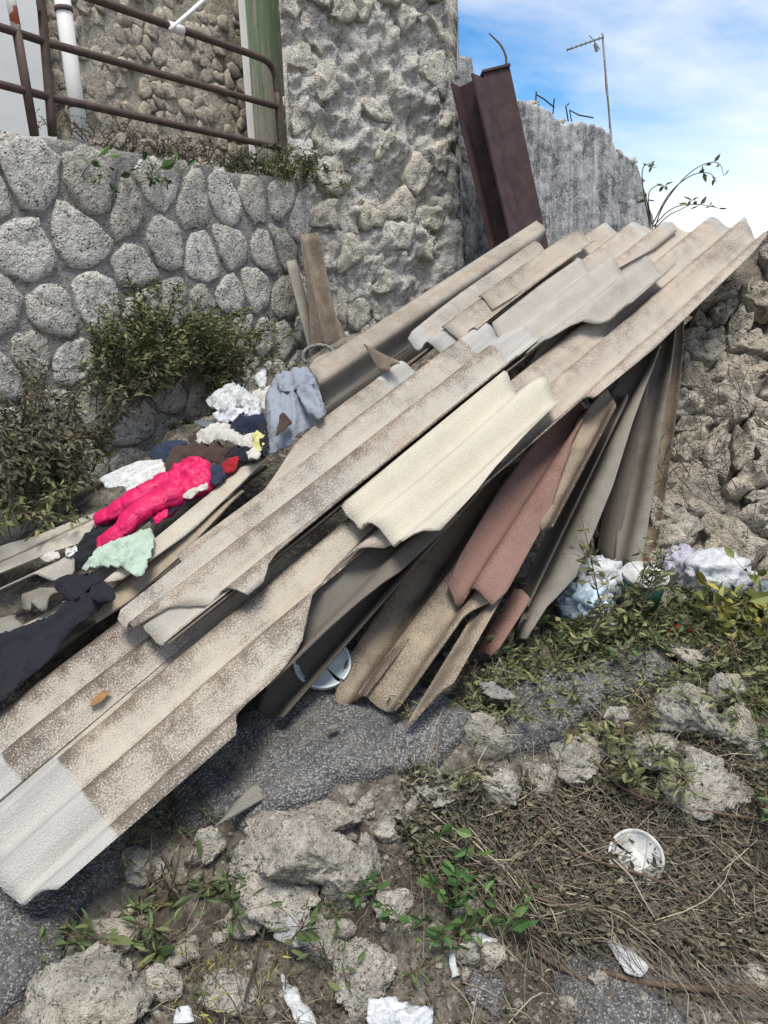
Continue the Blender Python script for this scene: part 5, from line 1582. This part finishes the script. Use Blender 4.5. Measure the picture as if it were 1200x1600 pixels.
for i, a in enumerate([
    ('rounded pale rock beside the asphalt edge at lower left', 172, 1475, 80, 58),
    ('large grey boulder at the bottom left corner', 125, 1585, 190, 110),
    ('bluish-grey angular stone at the bottom left', 248, 1542, 76, 66),
    ('small light stone right of the large grey boulder', 185, 1530, 50, 36),
    ('big pale pitted boulder in the middle of the bank', 470, 1352, 190, 150),
    ('flat pale ledge stone left of the big pale boulder', 392, 1362, 110, 90),
    ('low pale ledge stone below the big pale boulder', 440, 1412, 150, 70),
    ('angular pale stone on the big boulder\'s right flank', 545, 1392, 90, 96),
    ('broken pale ledge stone above the big pale boulder', 500, 1296, 120, 50),
    ('pale crumbling ledge stone under the asphalt\'s front edge', 648, 1262, 90, 56),
    ('pale ledge stone below the craggy rock', 770, 1232, 90, 54),
    ('wide pale ledge stone left of the weed tuft', 905, 1190, 110, 70),
    ('pale ledge stone between the two right bank rocks', 1040, 1185, 120, 70),
    ('pale ledge stone at the far right of the bank', 1160, 1150, 90, 80),
    ('small grey rock under the front sheet\'s edge', 318, 1335, 62, 76),
    ('half-buried grey rock in shade below the front sheet', 215, 1352, 60, 60),
    ('pale wedge-shaped rock atop the bank, right of the big boulder', 603, 1295, 48, 50),
    ('slim pale rock leaning on the big boulder', 578, 1342, 40, 86),
    ('pale stone under the asphalt edge', 572, 1262, 40, 44),
    ('white craggy rock set upright in the asphalt', 766, 1165, 78, 100),
    ('low cream rock ledge below the asphalt', 690, 1235, 110, 46),
    ('cream rock in the earth right of the craggy rock', 848, 1228, 70, 70),
    ('flat grey rock on top right, under the yellow plant', 1085, 1030, 84, 44),
    ('small round stone beside the flat grey rock', 1122, 1042, 50, 36),
    ('large angular pale rock on the right bank', 1085, 1120, 130, 92),
    ('pale tilted rock left of the large angular rock', 962, 1125, 44, 52),
    ('grey rock behind the large angular rock', 1135, 1090, 70, 90),
    ('broad grey rock lower on the right bank', 1095, 1245, 150, 100),
    ('white stone beside the broad grey rock', 1040, 1260, 34, 46),
    ('small brown stone amid dry stems', 920, 1325, 30, 50),
    ('pale earthen stone at the bottom centre', 505, 1490, 90, 70),
    ('pale crumbly stone beside the torn white bag', 560, 1545, 120, 80),
    ('rounded stone in front of the big pale boulder', 610, 1420, 70, 60),
    ('grey stone left of the clear film', 380, 1450, 70, 50),
    ('cream stone at the bottom below the boulder', 350, 1555, 90, 60),
    ('little stone near the glassy shard', 735, 1500, 44, 34),
    ('white crumbled rock under the clear plastic strip', 935, 1535, 36, 40),
    ('grey lump of stone at the right edge', 1185, 1180, 60, 70)]):
    rock(a[0], a[1], a[2], a[3], a[4], i + 1, sub=5 if a[3] > 85 else 4, rough=.8, tilt=(0, .2, -.3, .1)[i % 4] if a[3] < 200 else 0)

LMK = [('the large grey boulder', 125, 1585), ('the big pale boulder', 470, 1352), ('the torn white bag', 620, 1590), ('the clear plastic strip', 975, 1490), ('the fresh green weed', 745, 1430), ('the thick reddish branch', 1090, 1555), ('the rounded pale rock', 172, 1475), ('the glassy strip', 465, 1560), ('the cracked white lid', 990, 1365), ('the broad grey rock', 1095, 1245), ('the front sheet\'s lower end', 60, 1400), ('the caught plastic film', 455, 1450), ('the craggy upright rock', 766, 1165), ('the pale wedge rock', 603, 1295), ('the leafy weed below the sheet', 315, 1425)]
seen_ = {}
def stone_label(x, y, s_):
    lm = min(LMK, key=lambda l: (l[1] - x) ** 2 + (l[2] - y) ** 2)
    dx, dy = x - lm[1], y - lm[2]
    side = ('right of' if dx > 0 else 'left of') if abs(dx) > abs(dy) else ('below' if dy > 0 else 'above')
    near = 'close' if math.hypot(dx, dy) < 60 else 'further'
    for size in (('tiny', 'very small', 'smallish') if s_ < 22 else ('small', 'little', 'modest') if s_ < 34 else ('medium', 'fist-sized', 'chunky')):
        l = '%s pale stone %s %s %s' % (size, near, side, lm[0])
        if l not in seen_: break
    seen_[l] = 1
    return l
rng = random.Random(5)
for k in range(70):
    x = rng.uniform(60, 1190); y = rng.uniform(1225, 1590); s_ = 12 + 34 * rng.random() ** 1.6
    if 640 < x < 1190 and 1290 < y < 1480 and rng.random() < .75: continue
    o = rock(stone_label(x, y, s_), x, y, s_ * rng.uniform(.9, 1.5), s_, 100 + k, sub=3, rough=.8, tilt=rng.uniform(-.4, .4), name='small_stone')
    o['group'] = 'small stones bedded in the earth'
# small loose gravel, too many to count
rng = random.Random(77); GV = []; GF_ = []
ico = bmesh.new(); bmesh.ops.create_icosphere(ico, subdivisions=1, radius=1)
iv = [v.co.copy() for v in ico.verts]; iff = [tuple(v.index for v in f.verts) for f in ico.faces]; ico.free()
for _ in range(1500):
    x = rng.uniform(-1.5, 2.0); y = rng.uniform(1.15, 2.7)
    g = Vector((x, y, ground(x, y))); r = .004 + .012 * rng.random() ** 3; b0 = len(GV); sd = rng.uniform(0, 50)
    for v in iv:
        k = r * (1 + .5 * noise.noise(v * 1.2 + Vector((sd, 0, 0))))
        GV.append((g.x + v.x * k * 1.2, g.y + v.y * k * 1.2, g.z + v.z * k * .8 + r * .3))
    GF_ += [tuple(i + b0 for i in f) for f in iff]
tag(obj('gravel', GV, GF_, M['rock']), 'small loose pale gravel scattered over the bank', 'gravel', kind='stuff')

# ------------------------------------------------------------------ vegetation
def plant(name, label, cat, bases, n_st, height, spread, n_leaf, lsize, leafmat, seed, group=None, droop=.15, lean=None, wid=.42, stemmat='stem', r=.0035, leaf_from=.15, curve=.3, leafdir=None):
    rng = random.Random(seed)
    o = thing(name, bases[0], label, cat, group)
    sb = MB(); LV = []; LF = []; LR = []
    for s in range(n_st):
        b = bases[s % len(bases)].copy() + Vector((rng.gauss(0, spread * .18), rng.gauss(0, spread * .18), 0))
        d = Vector((rng.gauss(0, spread), rng.gauss(0, spread), 1))
        if lean is not None: d += lean
        d.normalize(); h = height * rng.uniform(.55, 1.15)
        side = Vector((rng.gauss(0, 1), rng.gauss(0, 1), rng.gauss(0, .3))).normalized()
        pts_ = []
        for k in range(8):
            f = k / 7
            pts_.append(b + d * h * f + side * h * curve * f * f * .6 - Vector((0, 0, h * curve * .6 * f ** 2.2)))
        sb.tube(pts_, [r * (1 - .65 * k / 7) for k in range(8)], 5, cap=False)
        for k in range(n_leaf):
            f = rng.uniform(leaf_from, 1.0); x = f * 7; i = min(6, int(x)); p = pts_[i].lerp(pts_[i + 1], x - i)
            dd = Vector((rng.gauss(0, 1), rng.gauss(0, 1), rng.gauss(.1, .5))) * .9 + (pts_[i + 1] - pts_[i]).normalized() * .5
            if rng.random() < .4:   # short side shoot
                q = p + dd.normalized() * lsize * rng.uniform(.4, 1.4); sb.tube([p, q], r * .4, 3, cap=False); p = q
            leaf(LV, LF, LR, p, rng, lsize * (1.1 - .4 * f), dd, droop, wid)
    tag(sb.build('stems', M[stemmat], o), kind='stuff')
    tag(obj('foliage', LV, LF, M[leafmat], o, attr={'rnd': LR}), kind='stuff')
    return o
def wb(px, py, w=.03): return hit(px, py, WALL.O + WALL.n * w, WALL.n)
out = WALL.n * .35
plant('wall_shrub', 'dense olive shrub growing out of the stone wall', 'shrub', [wb(205, 590), wb(245, 560), wb(225, 620), wb(185, 640)], 70, .52, .45, 60, .042, 'leaf_olive', 1, lean=out * .7, droop=.2, curve=.3)
plant('wall_shrub', 'fuller right half of the wall shrub, above the plastic sheet', 'shrub', [wb(300, 580), wb(340, 610), wb(280, 600), wb(310, 560), wb(350, 590), wb(330, 650)], 90, .46, .5, 50, .042, 'leaf_olive', 2, lean=out * .7, droop=.1, curve=.35, wid=.3)
plant('wall_shrub', 'dark sprawling shrub base above the dumped clothes', 'shrub', [wb(200, 680), wb(240, 690), wb(290, 670), wb(170, 620)], 26, .22, .9, 24, .036, 'leaf_olive', 3, lean=out, droop=.3, curve=.6)
plant('wilted_shrub', 'wilting weed bush at the left edge by the wall foot', 'shrub', [wb(30, 800, .2), wb(-20, 820, .2), wb(80, 770, .2), wb(110, 740, .15), wb(50, 760, .15)], 44, .60, .36, 60, .048, 'leaf_wilt', 4, lean=out * .3, droop=1.1, curve=.35)
plant('wilted_shrub', 'wilting weed drooping over the broken cement pipe', 'shrub', [wb(20, 835, .3), wb(110, 790, .28), wb(-40, 850, .3), wb(70, 815, .3)], 22, .36, .45, 40, .042, 'leaf_olive', 5, lean=out * .4, droop=1.0, curve=.5)
plant('wilted_shrub', 'tall wilting spike left of the wall shrub', 'shrub', [wb(60, 700, .12), wb(40, 720, .12)], 6, .42, .12, 60, .038, 'leaf_wilt', 6, lean=out * .15, droop=1.2, curve=.15)
plant('fig_sprout', 'small bright sprout with toothed leaves high on the wall', 'plant', [wb(190, 288), wb(198, 284)], 6, .09, .8, 5, .085, 'leaf_fresh', 7, lean=out, droop=.2, leaf_from=.7, wid=.5)
plant('wall_weed', 'tiny weed in the mortar left of the bright sprout', 'plant', [wb(158, 290), wb(175, 315)], 5, .08, .7, 5, .045, 'leaf_green', 8, lean=out, droop=.3, leaf_from=.5)
plant('ivy_tuft', 'green tuft hanging over the wall top beside the door', 'shrub', [wb(440, 268, .0), wb(470, 270, .0), wb(490, 285, .0), wb(425, 270, -.02), wb(500, 300, .02)], 60, .22, .8, 34, .03, 'leaf_olive', 9, lean=out * .8, droop=.4, curve=.8)
plant('ivy_tuft', 'small weed tuft at the railing\'s right foot', 'shrub', [wb(410, 262, -.02), wb(400, 270, 0)], 12, .12, .6, 20, .028, 'leaf_green', 10, lean=out * .5, droop=.2, curve=.5)
dryb = [wb(x, 205 + (x - 100) * .22, -.03) for x in (95, 110, 140, 170, 200, 240, 270, 285, 300, 340)]
plant('dry_wall_grass', 'dry brown grass along the retaining wall top', 'grass', dryb, 60, .11, .6, 10, .022, 'straw', 11, lean=out * .4, droop=.2, curve=.6, stemmat='straw' if False else 'stem', wid=.25)
plant('dry_wall_grass', 'rusty dry weeds under the railing beside the dark hole', 'grass', [wb(x, 243, -.08) for x in (215, 235, 255, 275, 292)], 30, .13, .5, 16, .026, 'straw', 12, droop=.1, curve=.5)
plant('dry_wall_grass', 'dry grass tuft at the corner beside the leaning sheets', 'grass', [at(425, 590, 4.2), at(450, 585, 4.2), at(470, 582, 4.2)], 26, .12, .9, 8, .03, 'straw', 13, droop=.3, curve=.8, wid=.15)

def gb(px, py): return ghit(px, py)
WG = 'weeds in front of the rubble wall'
plant('weed', 'tall leafy weed rising in front of the green tub', 'weed', [gb(970, 1010), gb(960, 1000), gb(985, 1005)], 8, .42, .2, 30, .045, 'leaf_olive', 21, WG, .45, curve=.2)
plant('weed', 'leafy weed leaning left over the long grey sheet\'s end', 'weed', [gb(870, 1010), gb(850, 1020), gb(890, 1015)], 10, .24, .45, 24, .045, 'leaf_olive', 22, WG, .4, curve=.4)
plant('weed', 'weed clump below the white bag', 'weed', [gb(920, 1020), gb(940, 1025), gb(905, 1030)], 14, .15, .5, 22, .04, 'leaf_green', 23, WG, .3, curve=.4)
plant('weed', 'leafy weed in front of the bulging white bag', 'weed', [gb(1090, 985), gb(1110, 980), gb(1070, 985)], 10, .22, .35, 26, .048, 'leaf_green', 24, WG, .2, curve=.3)
plant('weed', 'weed thicket around the crushed can', 'weed', [gb(1030, 1000), gb(1050, 1020), gb(1010, 1010), gb(1000, 1030)], 18, .16, .55, 22, .04, 'leaf_olive', 25, WG, .35, curve=.4)
plant('weed', 'yellow-leaved plant at the right edge', 'weed', [gb(1160, 1010), gb(1185, 1000), gb(1150, 1030), gb(1195, 1040)], 12, .32, .45, 10, .085, 'leaf_yellow', 26, WG, .1, curve=.3, wid=.5, leaf_from=.4)
plant('weed', 'green undergrowth below the yellow-leaved plant', 'weed', [gb(1170, 1040), gb(1190, 1080), gb(1150, 1060), gb(1200, 1120)], 24, .24, .55, 24, .042, 'leaf_olive', 27, WG, .3, curve=.4)
plant('weed', 'trailing weed hanging down the right edge of the bank', 'weed', [gb(1190, 1180), gb(1160, 1220), gb(1200, 1240), gb(1175, 1140)], 24, .22, .6, 22, .04, 'leaf_green', 28, WG, .6, curve=.7)
plant('weed', 'weed tuft hanging between the asphalt and the pale rocks', 'weed', [gb(985, 1170), gb(1000, 1190), gb(970, 1200), gb(1010, 1150)], 22, .2, .6, 22, .04, 'leaf_olive', 29, WG, .6, curve=.7)
plant('weed', 'low weeds on the bank below the tan sheets', 'weed', [gb(720, 1100), gb(780, 1060), gb(820, 1050), gb(750, 1080), gb(860, 1040), gb(700, 1130)], 34, .12, .9, 18, .034, 'leaf_olive', 30, WG, .5, curve=.7)
plant('weed', 'weed mat between rubbish and the asphalt\'s right part', 'weed', [gb(900, 1050), gb(950, 1055), gb(1000, 1060), gb(1040, 1050), gb(880, 1060)], 40, .14, .9, 18, .034, 'leaf_olive', 31, WG, .4, curve=.6)
plant('weed', 'fresh bright green weed in the dry undergrowth', 'weed', [gb(735, 1440), gb(750, 1460), gb(720, 1400), gb(770, 1480)], 16, .17, .5, 14, .05, 'leaf_fresh', 32, WG, .1, curve=.3, wid=.5)
plant('weed', 'dark green weed beside the pale wedge rock', 'weed', [gb(630, 1380), gb(640, 1350)], 8, .1, .6, 12, .04, 'leaf_fresh', 33, WG, .2, wid=.5)
plant('weed', 'leafy green weed below the front sheet\'s edge', 'weed', [gb(300, 1430), gb(330, 1420), gb(280, 1415), gb(350, 1440)], 16, .15, .6, 14, .06, 'leaf_green', 34, WG, .2, curve=.4, wid=.32)
plant('weed', 'small green weed by the rounded pale rock', 'weed', [gb(205, 1445), gb(225, 1430), gb(190, 1430)], 10, .10, .7, 12, .042, 'leaf_green', 35, WG, .2, wid=.45)
plant('weed', 'weed sprig on the bank at the bottom centre', 'weed', [gb(590, 1500), gb(580, 1520)], 8, .12, .4, 12, .04, 'leaf_green', 36, WG, .2, wid=.3)
plant('weed', 'mossy grass tuft hidden under the front sheet', 'weed', [gb(275, 1290), gb(285, 1270), gb(265, 1300)], 26, .1, .5, 10, .03, 'leaf_green', 37, WG, .1, wid=.2)
plant('weed', 'thin pale grass on the earth at the bottom', 'weed', [gb(360, 1580), gb(330, 1560), gb(380, 1560), gb(340, 1590)], 30, .16, .3, 5, .03, 'leaf_yellow', 38, WG, .1, wid=.15, r=.0018)
plant('weed', 'dried brown stalk tuft at the front sheet\'s edge', 'weed', [gb(265, 1380), gb(275, 1370), gb(240, 1390)], 12, .2, .3, 3, .03, 'straw', 39, WG, .4, wid=.2, r=.004)
plant('weed', 'ivy weed on the rubble wall\'s foot', 'weed', [gb(1050, 870), gb(1040, 860)], 8, .12, .6, 16, .035, 'leaf_green', 40, WG, .2)

# dry brush: strands and litter nobody could count
reg = [(640, 1210), (700, 1235), (850, 1240), (1000, 1200), (1230, 1180), (1260, 1500), (1100, 1540), (880, 1500), (780, 1440), (660, 1380), (620, 1300)]
regw = [(p.x, p.y) for p in [ghit(*a) for a in reg]]
rx = [p[0] for p in regw]; ry = [p[1] for p in regw]
def strands(name, label, region, n, L0, L1, wid, mat, seed, lift=.05, aim=None):
    rng = random.Random(seed); xs = [p[0] for p in region]; ys = [p[1] for p in region]
    V = []; Fc = []; RR = []; c = 0
    while c < n:
        x, y = rng.uniform(min(xs), max(xs)), rng.uniform(min(ys), max(ys))
        if not inside(region, x, y): continue
        c += 1
        a = rng.gauss(aim, .55) if aim is not None and rng.random() < .7 else rng.uniform(0, 6.28); L = rng.uniform(L0, L1); bend = rng.gauss(0, .6)
        z0 = rng.uniform(0, lift); z1 = rng.uniform(0, lift) * 1.3; w = wid * rng.uniform(.5, 1.4); r = min(1, max(0, rng.gauss(.45, .3)))
        px_, py_ = x, y; b0 = len(V)
        for k in range(5):
            f = k / 4; aa = a + bend * f
            g = ground(px_, py_); z = g + .004 + z0 * (1 - f) + z1 * f + .012 * math.sin(f * 3.1)
            s = Vector((-math.sin(aa), math.cos(aa), .6)).normalized() * w * (1 - .5 * f)
            V += [(px_ + s.x, py_ + s.y, z + s.z), (px_ - s.x, py_ - s.y, z - s.z)]; RR += [r, r]
            px_ += math.cos(aa) * L / 4; py_ += math.sin(aa) * L / 4
        for k in range(4): Fc.append((b0 + 2 * k, b0 + 2 * k + 1, b0 + 2 * k + 3, b0 + 2 * k + 2))
    return tag(obj(name, V, Fc, M[mat], attr={'rnd': RR}), label, 'dry grass', kind='stuff')
strands('dry_brush', 'matted dry stems and twigs over the lower right bank', regw, 2400, .05, .30, .0013, 'straw', 5, .06, -.5)
wide = [(p.x, p.y) for p in [ghit(*a) for a in [(150, 1640), (1250, 1640), (1250, 1200), (900, 1220), (640, 1230), (520, 1420), (250, 1450)]]]
strands('dry_straw', 'thin straw scattered over the foreground earth', wide, 1500, .03, .14, .001, 'straw', 6, .015)
def litter(name, label, region, n, size, mat, seed, lift=.03):
    rng = random.Random(seed); xs = [p[0] for p in region]; ys = [p[1] for p in region]
    LV = []; LF = []; LR = []; c = 0
    while c < n:
        x, y = rng.uniform(min(xs), max(xs)), rng.uniform(min(ys), max(ys))
        if not inside(region, x, y): continue
        c += 1
        leaf(LV, LF, LR, Vector((x, y, ground(x, y) + rng.uniform(.003, lift))), rng, size, Vector((rng.gauss(0, 1), rng.gauss(0, 1), rng.gauss(.1, .35))), 0, .5)
    return tag(obj(name, LV, LF, M[mat], attr={'rnd': LR}), label, 'leaf litter', kind='stuff')
litter('leaf_litter', 'dark wilted leaves matted over the lower right bank', regw, 15000, .024, 'litter', 7, .065)
litter('scattered_leaves', 'small dead leaves strewn over the foreground earth', wide, 3200, .016, 'litter', 8, .012)
upr = [(p.x, p.y) for p in [ghit(*a) for a in [(700, 1130), (900, 1130), (1060, 1090), (1230, 1150), (1230, 940), (1000, 950), (840, 1010), (700, 1090)]]]
litter('weed_litter', 'wilted green leaf mat under the weeds', upr, 5200, .024, 'leaf_olive', 9, .05)
strands('weed_straw', 'dry stems tangled under the weeds', upr, 900, .05, .2, .0013, 'straw', 10, .05)

def branch(label, P, r, lift=.02, mat='twig'):
    pts_ = [ghit(*p) + Vector((0, 0, lift)) for p in P]
    b = MB(); q = smooth_path(pts_, 2); b.tube(q, [r * (1 - .45 * i / len(q)) * (1 + .12 * noise.noise(Vector((i * 1.3, r * 100, 0)))) for i in range(len(q))], 8)
    return tag(b.build('branch', M[mat], None, True), label, 'branch', 'branches on the ground')
branch('thick reddish branch lying at the bottom right', [(1180, 1556), (1120, 1558), (1060, 1552), (1000, 1545), (940, 1528)], .011)
branch('crooked branch beside the clear plastic strip', [(828, 1492), (870, 1520), (920, 1545), (960, 1568)], .006)
branch('long dry stem crossing the undergrowth', [(840, 1310), (900, 1370), (1000, 1400), (1060, 1425), (1110, 1440)], .005, .07)
branch('thin stem arching over the brush', [(920, 1220), (980, 1280), (1060, 1300), (1190, 1320)], .005, .08)
branch('dark stick standing in the brush', [(716, 1268), (720, 1290), (728, 1325)], .006, .06)
branch('pale stem beside the white lid', [(800, 1420), (860, 1440), (940, 1460)], .004, .06)
branch('thin dark stalk rising across the big pale boulder', [(385, 1590), (410, 1500), (430, 1420), (440, 1370)], .004, .05, 'root')
branch('dry yellow stem across the lower left earth', [(235, 1465), (280, 1420), (330, 1370)], .003, .06)

# roots over the rubble wall
rng = random.Random(12)
rr = thing('hanging_roots', RB.p(.15, .5, .05), 'dry tangled roots hanging over the rubble wall', 'roots')
b = MB()
for _ in range(60):
    u = rng.uniform(-.1, .45); v = rng.uniform(.35, .95); P = []
    a = rng.uniform(0, 6.28)
    for k in range(7):
        P.append(RB.p(u, v, .10 + .04 * noise.noise(Vector((u * 5, v * 5, k * .3)))))
        a += rng.gauss(0, .5); u += math.cos(a) * .035; v += math.sin(a) * .03 - .02
    b.tube(P, .0016, 4, cap=False)
tag(b.build('root_tangle', M['root'], rr), kind='stuff')
